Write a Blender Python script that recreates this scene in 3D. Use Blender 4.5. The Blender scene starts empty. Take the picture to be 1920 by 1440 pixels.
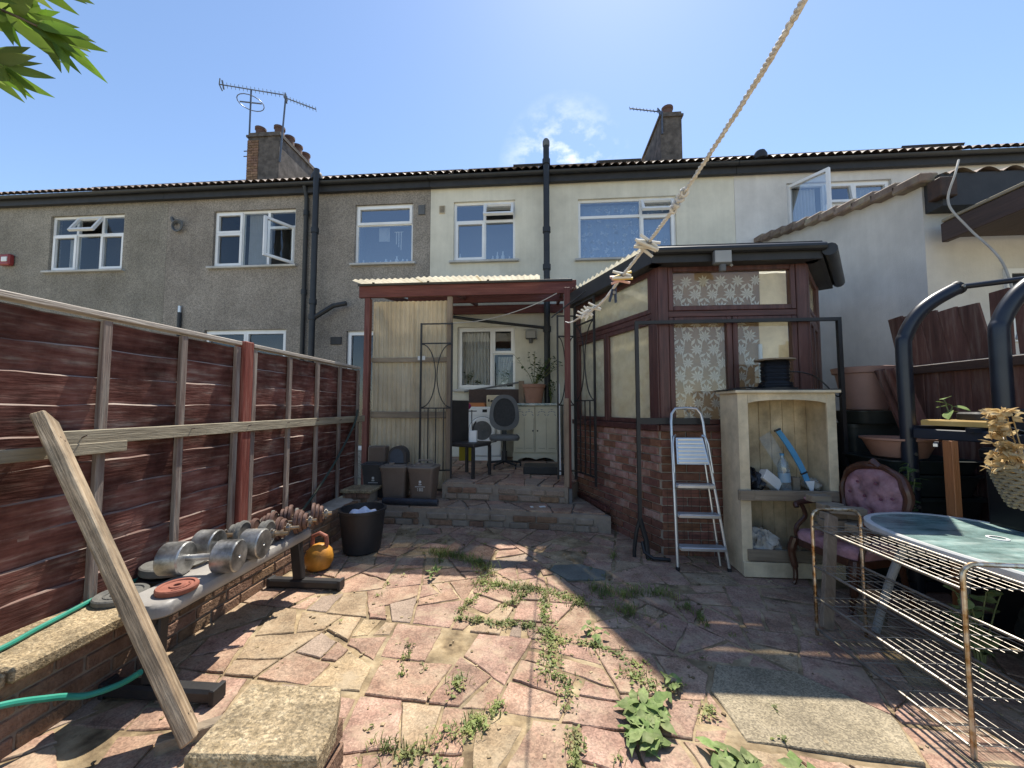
import bpy, bmesh, math, random
from mathutils import Vector, Matrix, Euler
R = math.radians
random.seed(7)
sc = bpy.context.scene
COL = sc.collection

# ---------------------------------------------------------------- camera
cam = bpy.data.cameras.new('camera'); cam.sensor_width = 36; cam.lens = 721/1920*36
cam.clip_start = .02; cam.clip_end = 500
co = bpy.data.objects.new('camera', cam); COL.objects.link(co)
co.location = (0, 0, 1.35); co.rotation_euler = (R(93.3), 0, R(4.44)); sc.camera = co

# ---------------------------------------------------------------- sky and sun
SUN_EL, SUN_AZ = R(60.3), R(14)
wd = bpy.data.worlds.new('World'); sc.world = wd; wd.use_nodes = True
nt = wd.node_tree; nt.nodes.clear()
def nd(nt, t, **k):
    n = nt.nodes.new(t)
    for a, b in k.items():
        if a.startswith('i_'): n.inputs[a[2:].replace('_', ' ')].default_value = b
        else: setattr(n, a, b)
    return n
sky = nd(nt, 'ShaderNodeTexSky', sky_type='NISHITA', sun_disc=False, sun_elevation=SUN_EL, sun_rotation=SUN_AZ,
         altitude=50, air_density=1.0, dust_density=.2, ozone_density=2.2)
bg = nd(nt, 'ShaderNodeBackground'); bg.inputs[1].default_value = .107
wo = nd(nt, 'ShaderNodeOutputWorld')
tc = nd(nt, 'ShaderNodeTexCoord')
mp = nd(nt, 'ShaderNodeMapping'); mp.inputs['Scale'].default_value = (9, 9, 16)
nz = nd(nt, 'ShaderNodeTexNoise', i_Scale=1.3, i_Detail=9, i_Roughness=.62)
rp = nd(nt, 'ShaderNodeValToRGB'); rp.color_ramp.elements[0].position = .45; rp.color_ramp.elements[1].position = .62
dp = nd(nt, 'ShaderNodeVectorMath', operation='DISTANCE'); cd = Vector((.05, .845, .528)).normalized(); dp.inputs[1].default_value = cd
mr = nd(nt, 'ShaderNodeMapRange'); mr.inputs[1].default_value = .15; mr.inputs[2].default_value = .03; mr.inputs[3].default_value = 0; mr.inputs[4].default_value = 1
ml = nd(nt, 'ShaderNodeMath', operation='MULTIPLY'); ml2 = nd(nt, 'ShaderNodeMath', operation='MULTIPLY'); ml2.inputs[1].default_value = .85
mx = nd(nt, 'ShaderNodeMix', data_type='RGBA'); mx.inputs['B'].default_value = (6.2, 6.4, 6.7, 1)
L = nt.links.new
L(tc.outputs['Generated'], mp.inputs[0]); L(mp.outputs[0], nz.inputs['Vector']); L(nz.outputs[0], rp.inputs[0])
L(tc.outputs['Generated'], dp.inputs[0]); L(dp.outputs['Value'], mr.inputs[0]); L(rp.outputs[0], ml.inputs[0]); L(mr.outputs[0], ml.inputs[1])
L(ml.outputs[0], ml2.inputs[0]); L(ml2.outputs[0], mx.inputs['Factor']); L(sky.outputs[0], mx.inputs['A'])
L(mx.outputs['Result'], bg.inputs[0]); L(bg.outputs[0], wo.inputs[0])

sl = bpy.data.lights.new('sun', 'SUN'); sl.energy = 4.1; sl.angle = R(.5); sl.color = (1, .94, .83)
so = bpy.data.objects.new('sun', sl); COL.objects.link(so)
SD = Vector((math.sin(SUN_AZ)*math.cos(SUN_EL), math.cos(SUN_AZ)*math.cos(SUN_EL), math.sin(SUN_EL)))
so.rotation_euler = SD.to_track_quat('Z', 'Y').to_euler(); so.location = SD*40

vs = sc.view_settings
vs.view_transform = 'Standard'; vs.look = 'None'; vs.gamma = 1; vs.use_curve_mapping = False; vs.exposure = 1.02

# ---------------------------------------------------------------- materials
MT = {}
def mk(name, cols, pos=None, scale=6, rough=.7, metal=0, bump=0, bs=60, st=(1, 1, 1), rnd=0, dirt=.15, speck=None, spscale=220,
       det=6, spec=.4, coat=0, trans=0, fine=.0, dscale=1.3, hue=0, distort=0, clear=0, streak=0, smear=None):
    m = bpy.data.materials.new(name); m.use_nodes = True; t = m.node_tree; t.nodes.clear(); l = t.links.new
    out = nd(t, 'ShaderNodeOutputMaterial'); p = nd(t, 'ShaderNodeBsdfPrincipled')
    p.inputs['Roughness'].default_value = rough; p.inputs['Metallic'].default_value = metal
    p.inputs['Specular IOR Level'].default_value = spec; p.inputs['Coat Weight'].default_value = coat
    c = nd(t, 'ShaderNodeTexCoord'); oi = nd(t, 'ShaderNodeObjectInfo'); geo = nd(t, 'ShaderNodeNewGeometry')
    off = nd(t, 'ShaderNodeVectorMath', operation='MULTIPLY_ADD'); off.inputs[1].default_value = (37, 23, 51)
    l(oi.outputs['Random'], off.inputs[0]); l(c.outputs['Object'], off.inputs[2])
    mpn = nd(t, 'ShaderNodeMapping'); mpn.inputs['Scale'].default_value = st; l(off.outputs[0], mpn.inputs[0])
    n1 = nd(t, 'ShaderNodeTexNoise', i_Scale=scale, i_Detail=det, i_Roughness=.6, i_Distortion=distort); l(mpn.outputs[0], n1.inputs['Vector'])
    rpn = nd(t, 'ShaderNodeValToRGB'); e = rpn.color_ramp.elements
    k = len(cols); pos = pos or ([.5] if k == 1 else [.3+.4*i/(k-1) for i in range(k)])
    while len(e) < k: e.new(.5)
    while len(e) > k and len(e) > 1: e.remove(e[-1])
    for i in range(k): e[i].position = pos[i]; e[i].color = (*cols[i], 1)
    l(n1.outputs[0], rpn.inputs[0]); colr = rpn.outputs[0]
    if speck:
        n2 = nd(t, 'ShaderNodeTexVoronoi', i_Scale=spscale); l(c.outputs['Object'], n2.inputs['Vector'])
        sp = nd(t, 'ShaderNodeSeparateColor'); l(n2.outputs['Color'], sp.inputs[0])
        r2 = nd(t, 'ShaderNodeMapRange'); r2.inputs[1].default_value = .1; r2.inputs[2].default_value = .9
        r2.inputs[3].default_value = 1-speck; r2.inputs[4].default_value = 1+speck; l(sp.outputs[0], r2.inputs[0])
        h2 = nd(t, 'ShaderNodeHueSaturation'); l(r2.outputs[0], h2.inputs['Value']); l(colr, h2.inputs['Color']); colr = h2.outputs[0]
    if rnd or hue:
        h = nd(t, 'ShaderNodeHueSaturation')
        r = nd(t, 'ShaderNodeMapRange'); r.inputs[3].default_value = 1-rnd; r.inputs[4].default_value = 1+rnd
        l(oi.outputs['Random'], r.inputs[0]); l(r.outputs[0], h.inputs['Value'])
        if hue:
            wn = nd(t, 'ShaderNodeTexWhiteNoise', noise_dimensions='1D'); l(oi.outputs['Random'], wn.inputs['W'])
            rh = nd(t, 'ShaderNodeMapRange'); rh.inputs[3].default_value = .5-hue; rh.inputs[4].default_value = .5+hue
            l(wn.outputs['Value'], rh.inputs[0]); l(rh.outputs[0], h.inputs['Hue'])
            rs = nd(t, 'ShaderNodeMapRange'); rs.inputs[3].default_value = 1-6*hue; rs.inputs[4].default_value = 1+4*hue
            l(wn.outputs['Value'], rs.inputs[0]); l(rs.outputs[0], h.inputs['Saturation'])
        l(colr, h.inputs['Color']); colr = h.outputs[0]
    if dirt:
        n3 = nd(t, 'ShaderNodeTexNoise', i_Scale=dscale, i_Detail=8, i_Roughness=.65); l(geo.outputs['Position'], n3.inputs['Vector'])
        r3 = nd(t, 'ShaderNodeMapRange'); r3.inputs[1].default_value = .35; r3.inputs[2].default_value = .65
        r3.inputs[3].default_value = 1-dirt*1.6; r3.inputs[4].default_value = 1+dirt*.5; l(n3.outputs[0], r3.inputs[0])
        h3 = nd(t, 'ShaderNodeHueSaturation'); l(r3.outputs[0], h3.inputs['Value']); l(colr, h3.inputs['Color']); colr = h3.outputs[0]
    if smear:    # mortar and dust smeared over the piece
        n6 = nd(t, 'ShaderNodeTexNoise', i_Scale=4.5, i_Detail=9, i_Roughness=.72); l(geo.outputs['Position'], n6.inputs['Vector'])
        r6 = nd(t, 'ShaderNodeMapRange'); r6.inputs[1].default_value = .50; r6.inputs[2].default_value = .66; r6.inputs[3].default_value = 0; r6.inputs[4].default_value = .8; l(n6.outputs[0], r6.inputs[0])
        x6 = nd(t, 'ShaderNodeMix', data_type='RGBA'); x6.inputs['B'].default_value = (*smear, 1); l(r6.outputs[0], x6.inputs['Factor']); l(colr, x6.inputs['A']); colr = x6.outputs['Result']
    if streak:   # rain-wash streaks
        ms_ = nd(t, 'ShaderNodeMapping'); ms_.inputs['Scale'].default_value = (5, 5, .28); l(geo.outputs['Position'], ms_.inputs[0])
        n5 = nd(t, 'ShaderNodeTexNoise', i_Scale=1.6, i_Detail=7, i_Roughness=.7); l(ms_.outputs[0], n5.inputs['Vector'])
        r5 = nd(t, 'ShaderNodeMapRange'); r5.inputs[1].default_value = .38; r5.inputs[2].default_value = .62; r5.inputs[3].default_value = 1-streak*1.5; r5.inputs[4].default_value = 1+streak*.4
        h5 = nd(t, 'ShaderNodeHueSaturation'); l(n5.outputs[0], r5.inputs[0]); l(r5.outputs[0], h5.inputs['Value']); l(colr, h5.inputs['Color']); colr = h5.outputs[0]
    l(colr, p.inputs['Base Color'])
    if bump:
        n4 = nd(t, 'ShaderNodeTexNoise', i_Scale=bs, i_Detail=5); l(mpn.outputs[0], n4.inputs['Vector'])
        b = nd(t, 'ShaderNodeBump'); b.inputs['Strength'].default_value = bump; b.inputs['Distance'].default_value = .01
        l(n4.outputs[0], b.inputs['Height']); l(b.outputs[0], p.inputs['Normal'])
    if fine:
        rr = nd(t, 'ShaderNodeMapRange'); rr.inputs[3].default_value = max(0, rough-fine); rr.inputs[4].default_value = min(1, rough+fine)
        l(n1.outputs[0], rr.inputs[0]); l(rr.outputs[0], p.inputs['Roughness'])
    sh = p.outputs[0]
    if trans:
        tr = nd(t, 'ShaderNodeBsdfTranslucent'); l(colr, tr.inputs[0]); ms = nd(t, 'ShaderNodeMixShader'); ms.inputs[0].default_value = trans
        l(sh, ms.inputs[1]); l(tr.outputs[0], ms.inputs[2]); sh = ms.outputs[0]
    if clear:
        tp = nd(t, 'ShaderNodeBsdfTransparent'); l(colr, tp.inputs[0]); mc = nd(t, 'ShaderNodeMixShader'); mc.inputs[0].default_value = clear
        l(sh, mc.inputs[1]); l(tp.outputs[0], mc.inputs[2]); sh = mc.outputs[0]
    l(sh, out.inputs[0]); MT[name] = m; return m
def glassmat(name, tint, refl=.08, fr=.8, rough=.01, haze=None, hz=0):
    m = bpy.data.materials.new(name); m.use_nodes = True; t = m.node_tree; t.nodes.clear(); l = t.links.new
    out = nd(t, 'ShaderNodeOutputMaterial'); a = nd(t, 'ShaderNodeBsdfTransparent'); a.inputs[0].default_value = (*tint, 1)
    g = nd(t, 'ShaderNodeBsdfGlossy'); g.inputs['Roughness'].default_value = rough; g.inputs[0].default_value = (.95, .97, 1, 1)
    f = nd(t, 'ShaderNodeLayerWeight'); f.inputs[0].default_value = .35
    ad = nd(t, 'ShaderNodeMath', operation='MULTIPLY_ADD'); ad.inputs[1].default_value = fr; ad.inputs[2].default_value = refl; ad.use_clamp = True
    ms = nd(t, 'ShaderNodeMixShader'); gm = nd(t, 'ShaderNodeNewGeometry'); iv = nd(t, 'ShaderNodeMath', operation='SUBTRACT'); iv.inputs[0].default_value = 1; l(gm.outputs['Backfacing'], iv.inputs[1]); mu = nd(t, 'ShaderNodeMath', operation='MULTIPLY'); l(f.outputs['Fresnel'], ad.inputs[0]); l(ad.outputs[0], mu.inputs[0]); l(iv.outputs[0], mu.inputs[1]); l(mu.outputs[0], ms.inputs[0]); l(g.outputs[0], ms.inputs[2])
    base = a.outputs[0]
    if haze:
        d = nd(t, 'ShaderNodeBsdfDiffuse'); d.inputs[0].default_value = (*haze, 1); tl = nd(t, 'ShaderNodeBsdfTranslucent'); tl.inputs[0].default_value = (*haze, 1)
        m1 = nd(t, 'ShaderNodeMixShader'); m1.inputs[0].default_value = .5; l(d.outputs[0], m1.inputs[1]); l(tl.outputs[0], m1.inputs[2])
        m2 = nd(t, 'ShaderNodeMixShader'); l(a.outputs[0], m2.inputs[1]); l(m1.outputs[0], m2.inputs[2])
        n = nd(t, 'ShaderNodeTexNoise', i_Scale=7, i_Detail=8); c = nd(t, 'ShaderNodeTexCoord'); l(c.outputs['Object'], n.inputs['Vector'])
        r = nd(t, 'ShaderNodeMapRange'); r.inputs[1].default_value = .3; r.inputs[2].default_value = .7; r.inputs[3].default_value = hz*.6; r.inputs[4].default_value = min(1, hz*1.3)
        l(n.outputs[0], r.inputs[0]); l(r.outputs[0], m2.inputs[0]); base = m2.outputs[0]
    l(base, ms.inputs[1]); l(ms.outputs[0], out.inputs[0]); MT[name] = m; return m

# walls
mk('cream_render', [(.64, .61, .51), (.71, .68, .575)], scale=1.5, rough=.9, bump=.25, bs=90, dirt=.10, streak=.04)
mk('white_render', [(.60, .58, .55), (.68, .66, .63)], scale=1.2, rough=.9, bump=.3, bs=70, dirt=.11, streak=.03)
mk('pebbledash', [(.25, .22, .19), (.33, .295, .255)], scale=1.2, rough=.95, bump=.6, bs=160, dirt=.13, speck=.30, spscale=75, streak=.05)
mk('pebbledash_buff', [(.225, .205, .17), (.30, .275, .235)], scale=1.2, rough=.95, bump=.6, bs=160, dirt=.13, speck=.27, spscale=70, streak=.05)
mk('pvc', [(.78, .79, .80), (.82, .83, .84)], rough=.35, dirt=.08, spec=.5)
mk('sill_stone', [(.42, .42, .41), (.55, .54, .52)], rough=.85, bump=.2)
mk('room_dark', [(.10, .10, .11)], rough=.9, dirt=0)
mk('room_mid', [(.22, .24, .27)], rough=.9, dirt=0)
mk('gutter_black', [(.018, .02, .024), (.03, .032, .036)], rough=.45, dirt=.1)
mk('fascia_black', [(.022, .023, .026), (.036, .036, .04)], rough=.6, bump=.1, dirt=.1)
mk('roof_tile', [(.20, .145, .12), (.31, .23, .18), (.26, .215, .19)], scale=9, rough=.7, bump=.4, bs=50, dirt=.25)
mk('old_tile', [(.15, .11, .09), (.25, .185, .15), (.33, .29, .21)], scale=7, rough=.85, bump=.6, bs=40, rnd=.2)
mk('chimney_render', [(.085, .075, .068), (.16, .14, .125)], scale=6, rough=.95, bump=.8, bs=40, dirt=.3, dscale=5)
mk('chimney_pot', [(.09, .055, .045), (.15, .085, .065)], rough=.8)
mk('brick_red', [(.145, .062, .042), (.21, .092, .06), (.27, .13, .085)], scale=14, rough=.9, bump=.7, bs=70, rnd=.2, dirt=.2, hue=.012)
mk('brick_pale', [(.23, .09, .065), (.33, .18, .14), (.42, .31, .26)], scale=12, rough=.9, bump=.7, bs=70, rnd=.15, hue=.01)
mk('brick_brown', [(.15, .085, .055), (.23, .135, .085), (.29, .18, .12)], scale=18, rough=.9, bump=.8, bs=80, rnd=.2, dirt=.15, hue=.01)
mk('mortar', [(.36, .31, .25), (.50, .44, .36)], scale=9, rough=.95, bump=.6, bs=60, dirt=.2)
mk('mortar_dark', [(.22, .175, .14), (.33, .27, .21)], scale=9, rough=.95, bump=.6, bs=60, dirt=.2)
mk('coping', [(.26, .195, .11), (.38, .29, .175), (.47, .375, .24)], pos=[.3, .5, .68], scale=40, rough=.95, bump=.9, bs=110, dirt=.3, speck=.3, spscale=130, dscale=4)
# ground
mk('paving_red', [(.26, .15, .105), (.335, .21, .15), (.40, .275, .20)], scale=8, rough=.92, bump=.8, bs=34, rnd=.12, dirt=.24, speck=.24, spscale=140, hue=.006, dscale=3.6, smear=(.40, .31, .21))
mk('paving_sand', [(.29, .20, .12), (.36, .26, .16), (.42, .32, .21)], scale=8, rough=.93, bump=.8, bs=34, rnd=.10, dirt=.24, speck=.22, spscale=140, hue=.006, dscale=3.6, smear=(.38, .30, .20))
mk('paving_grey', [(.25, .185, .14), (.33, .25, .19)], scale=6, rough=.92, bump=.5, bs=60, rnd=.12, dirt=.2, speck=.2, spscale=170)
mk('paving_slab', [(.25, .205, .135), (.33, .275, .19)], scale=7, rough=.93, bump=.7, bs=120, dirt=.2, speck=.3, spscale=150, dscale=4)
mk('paving_slate', [(.14, .145, .125), (.20, .20, .17)], scale=7, rough=.9, bump=.4, bs=80, dirt=.15, speck=.15)
mk('mortar_bed', [(.13, .09, .05), (.30, .22, .125), (.44, .345, .215)], pos=[.34, .48, .64], scale=6, rough=.95, bump=1, bs=30, dirt=.3, dscale=4)
mk('soil', [(.34, .29, .19), (.44, .38, .26)], scale=1.2, rough=1, bump=.6, bs=20)
# woods
def wood(name, cols, axis='y', pos=None, rough=.8, sc_=1.0, **k):
    w_ = k.pop('grain', 11); st = {'x': (.7, w_, w_), 'y': (w_, .7, w_), 'z': (w_, w_, .7)}[axis]
    return mk(name, cols, pos=pos, scale=3.0*sc_, rough=rough, st=st, bump=k.pop('bump', .5), bs=14, det=8, distort=k.pop('dis', .4), **k)
wood('fence_red', [(.10, .042, .035), (.155, .064, .052), (.20, .10, .083), (.30, .225, .19)], 'y', pos=[.28, .44, .57, .72], rnd=.25, dirt=.4, sc_=1.8, dscale=3, grain=6, dis=.05, rough=.95, spec=.05)
wood('fence_edge', [(.17, .10, .08), (.36, .29, .25)], 'y', grain=6, dis=0, pos=[.4, .6])
wood('fence_batten', [(.13, .075, .062), (.25, .20, .17), (.36, .32, .275)], 'z', rnd=.12)
wood('fence_cap', [(.30, .25, .21), (.46, .42, .37)], 'y')
wood('post_red', [(.13, .028, .02), (.21, .05, .035), (.28, .12, .09)], 'z')
wood('timber_grey', [(.20, .165, .115), (.31, .265, .19), (.38, .34, .25)], 'y')
wood('timber_prop', [(.17, .12, .075), (.29, .215, .14), (.40, .32, .225)], 'z', pos=[.32, .48, .66], dirt=.3, dscale=6)
wood('timber_x', [(.20, .155, .11), (.33, .265, .19)], 'x')
wood('timber_z', [(.20, .145, .10), (.33, .25, .18)], 'z')
wood('red_beam', [(.075, .022, .018), (.12, .032, .027), (.16, .06, .05)], 'x', rough=.65)
wood('red_post', [(.075, .024, .02), (.13, .036, .03), (.18, .08, .065)], 'z', rough=.65)
wood('mahogany', [(.045, .016, .013), (.082, .028, .023), (.13, .055, .045)], 'z', rough=.45, spec=.45, bump=.25)
wood('mahogany_x', [(.045, .016, .013), (.082, .028, .023), (.13, .055, .045)], 'x', rough=.45, spec=.45, bump=.25)
wood('chair_wood', [(.05, .02, .012), (.10, .038, .022)], 'z', rough=.3, spec=.5, bump=.1)
wood('rfence', [(.085, .042, .036), (.14, .068, .056), (.23, .16, .135)], 'z', rnd=.2, grain=6)
wood('orange_wood', [(.28, .10, .035), (.38, .15, .06)], 'z', rough=.5)
wood('dark_beam', [(.05, .032, .028), (.09, .055, .045)], 'y', rough=.6)
mk('cream_paint', [(.62, .51, .34), (.71, .60, .43)], scale=3, rough=.6, bump=.15, dirt=.18, dscale=6, streak=.06)
mk('cream_board', [(.52, .40, .24), (.64, .51, .33)], scale=3, rough=.75, bump=.2, dirt=.25, rnd=.06, dscale=6, streak=.08)
mk('cupboard_cream', [(.52, .48, .36), (.60, .56, .43)], scale=3, rough=.6, bump=.1, dirt=.08)
# metal, plastic, cloth
mk('iron', [(.016, .016, .018), (.03, .028, .028)], rough=.5, bump=.1)
mk('iron_rust', [(.03, .022, .02), (.09, .05, .035)], scale=12, rough=.7, bump=.2)
mk('frame_navy', [(.012, .015, .024), (.02, .024, .036)], rough=.35, spec=.5, dirt=.1)
mk('chrome_rust', [(.22, .11, .04), (.45, .33, .2), (.62, .58, .52)], pos=[.3, .45, .6], scale=22, rough=.3, metal=.9, fine=.15)
mk('wire_steel', [(.20, .175, .145), (.36, .335, .30)], scale=20, rough=.5, metal=.8)
mk('aluminium', [(.55, .56, .58), (.68, .69, .71)], rough=.36, metal=.9, fine=.1)
mk('steel_bell', [(.20, .20, .195), (.42, .42, .41), (.55, .55, .54)], scale=9, rough=.42, metal=.9, fine=.2, bump=.15, bs=60, dirt=.3, dscale=14)
mk('bar_gold', [(.25, .16, .09), (.5, .4, .28)], scale=30, rough=.35, metal=.85)
mk('plate_brown', [(.10, .055, .042), (.17, .10, .08)], scale=20, rough=.55, metal=.3, bump=.2)
mk('plate_grey', [(.09, .09, .085), (.16, .155, .14)], scale=20, rough=.65, bump=.3)
mk('plate_rust', [(.22, .07, .045), (.33, .12, .08)], scale=14, rough=.75, bump=.3)
mk('black_rubber', [(.016, .016, .018), (.028, .028, .03)], rough=.55, bump=.1)
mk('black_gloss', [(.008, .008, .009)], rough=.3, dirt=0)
mk('drum_glass', [(.06, .062, .065), (.13, .13, .135)], rough=.45)
mk('bag_black', [(.008, .008, .010), (.02, .02, .024)], scale=9, rough=.28, bump=1, bs=18, dirt=0)
mk('roll_black', [(.02, .022, .03), (.05, .055, .07)], scale=9, rough=.35, bump=.5, bs=12)
mk('bench_vinyl', [(.28, .26, .24), (.38, .36, .33)], scale=6, rough=.5, bump=.15, dirt=.2)
mk('orange_paint', [(.42, .17, .02), (.58, .28, .04)], scale=9, rough=.5, bump=.2, dirt=.2, dscale=9)
mk('hose_green', [(.02, .20, .14), (.035, .27, .20)], rough=.4)
mk('hose_dark', [(.03, .05, .04)], rough=.5)
mk('bin_brown', [(.15, .105, .08), (.185, .135, .105)], rough=.5, dirt=.12)
mk('bin_black', [(.055, .05, .05), (.075, .07, .07)], rough=.5, dirt=.12)
mk('bin_lid', [(.18, .15, .125), (.23, .19, .16)], rough=.5, dirt=.12)
mk('slate_blue', [(.06, .075, .10), (.08, .10, .13)], rough=.5)
mk('print_white', [(.6, .6, .58)], rough=.6, dirt=0)
mk('white_plastic', [(.74, .74, .73), (.8, .8, .79)], rough=.35, dirt=.05)
mk('cloth_white', [(.68, .70, .80), (.78, .80, .88)], rough=.9, dirt=.05)
mk('net_curtain', [(.62, .63, .65), (.72, .73, .75)], rough=.9, trans=.4, dirt=0)
mk('net_blue', [(.26, .36, .54), (.31, .42, .60)], rough=.9, trans=.3, dirt=0)
mk('lace_print', [(.80, .76, .68)], rough=.9, trans=.3, dirt=0)
mk('lace_blue', [(.70, .78, .88)], rough=.9, trans=.3, dirt=0)
mk('curtain_beige', [(.27, .19, .125), (.34, .25, .17)], scale=2, rough=.9, trans=.22, dirt=.08)
mk('blind_yellow', [(.66, .60, .46), (.78, .73, .60)], scale=2, rough=.9, trans=.55, dirt=.15, dscale=4)
mk('pink_velvet', [(.33, .165, .185), (.44, .24, .26), (.52, .31, .33)], scale=9, rough=.95, bump=.5, bs=160, dirt=.28, dscale=7, spec=.1)
mk('button_dark', [(.20, .07, .10)], rough=.7)
mk('terracotta', [(.31, .155, .105), (.40, .215, .155)], scale=5, rough=.6, dirt=.15)
mk('mauve_plastic', [(.28, .165, .14), (.34, .21, .175)], scale=3, rough=.55, dirt=.15)
mk('wicker', [(.20, .18, .12), (.33, .30, .21)], scale=30, rough=.8, bump=.3)
mk('dry_flower', [(.40, .24, .09), (.58, .42, .20), (.66, .54, .34)], scale=30, rough=.9, rnd=.2, trans=.25)
mk('yellow_board', [(.55, .34, .10), (.66, .45, .17)], rough=.5)
mk('grey_plastic', [(.10, .105, .11), (.14, .145, .15)], rough=.6)
mk('chair_mesh', [(.025, .027, .03), (.045, .046, .05)], scale=30, rough=.8)
mk('dark_leather', [(.03, .026, .026), (.045, .04, .04)], rough=.5)
mk('yellow_cloth', [(.35, .30, .03)], rough=.8)
mk('orange_plastic', [(.45, .16, .05)], rough=.45)
mk('magenta', [(.30, .03, .12)], rough=.7)
mk('washer_white', [(.70, .71, .71), (.76, .77, .77)], rough=.3, dirt=.05)
mk('counter_cloth', [(.10, .22, .25), (.45, .52, .52), (.7, .7, .66)], pos=[.4, .5, .6], scale=16, rough=.7)
mk('blue_plastic', [(.07, .27, .48), (.10, .34, .56)], rough=.4)
mk('bottle_blue', [(.25, .38, .5)], rough=.3)
mk('paper', [(.70, .69, .66), (.76, .75, .72)], rough=.8)
mk('rag', [(.35, .31, .26), (.55, .52, .46), (.20, .16, .13)], scale=7, rough=.95, bump=.6, bs=20)
mk('rope', [(.50, .47, .43), (.72, .69, .65)], scale=40, rough=.9, bump=.6, bs=120)
mk('rope_dull', [(.36, .34, .31), (.5, .48, .44)], rough=.9)
mk('peg_white', [(.66, .62, .55), (.76, .73, .67)], rough=.6, trans=.2)
mk('peg_pink', [(.62, .38, .36)], rough=.5); mk('peg_navy', [(.02, .03, .06)], rough=.4); mk('peg_yellow', [(.7, .5, .12)], rough=.5)
mk('leg_grey', [(.24, .25, .25), (.32, .33, .33)], rough=.4)
mk('aerial', [(.10, .11, .13), (.16, .17, .19)], rough=.4, metal=.6)
mk('alarm_red', [(.28, .04, .04)], rough=.4)
mk('lamp_body', [(.10, .10, .10)], rough=.5); mk('lamp_grey', [(.34, .34, .33)], rough=.3)
mk('leaf', [(.035, .075, .02), (.07, .13, .03)], scale=9, rough=.45, rnd=.3, trans=.25, dirt=.05, hue=.015)
mk('leaf_bright', [(.085, .15, .02), (.17, .255, .04)], scale=7, rough=.4, rnd=.35, trans=.5, dirt=0, hue=.015)
mk('weed', [(.13, .19, .06), (.22, .29, .105), (.32, .37, .17)], scale=26, rough=.75, rnd=.25, trans=.25, dirt=.2, dscale=20, hue=.015, spec=.15)
mk('grass', [(.10, .14, .03), (.24, .29, .08), (.36, .33, .13)], pos=[.3, .5, .7], scale=9, rough=.6, trans=.3, dirt=.35, dscale=6)
mk('bark', [(.09, .065, .045), (.17, .13, .09)], scale=20, rough=.95, bump=.6)
mk('stem', [(.12, .15, .05), (.18, .2, .08)], rough=.7)
mk('clear_sheet', [(.72, .60, .42), (.84, .74, .56)], st=(3, 3, .4), scale=1.6, rough=.4, trans=.5, dirt=.12, dscale=2.2, streak=.10)
mk('roof_sheet', [(.74, .66, .50), (.84, .78, .62)], scale=3, rough=.5, trans=.7, dirt=.15, dscale=3, clear=.14)
mk('cons_roof', [(.86, .80, .64), (.92, .88, .76)], scale=3, rough=.4, trans=.55, dirt=.1, clear=.36)
mk('table_rim', [(.60, .60, .58), (.68, .68, .66)], rough=.4, dirt=.15, dscale=5)
mk('table_glass', [(.17, .27, .255), (.24, .36, .34), (.40, .50, .47)], pos=[.32, .5, .68], scale=6, rough=.3, spec=.5, trans=.12, dirt=.3, dscale=7, st=(.6, 3, 1), fine=.25)
mk('cable', [(.008, .008, .010)], rough=.4, dirt=0)
mk('crate_dark', [(.022, .028, .026), (.04, .048, .045)], rough=.5)
glassmat('glass', (.86, .89, .90), .27, .8)
glassmat('glass_dark', (.88, .90, .90), .03, .8)
glassmat('glass_clear', (.94, .95, .94), .02, .8)
glassmat('glass_milky', (.90, .90, .84), .03, haze=(.80, .77, .64), hz=.55)
glassmat('bottle_clear', (.84, .9, .92), .06, haze=(.6, .68, .72), hz=.35)
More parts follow.
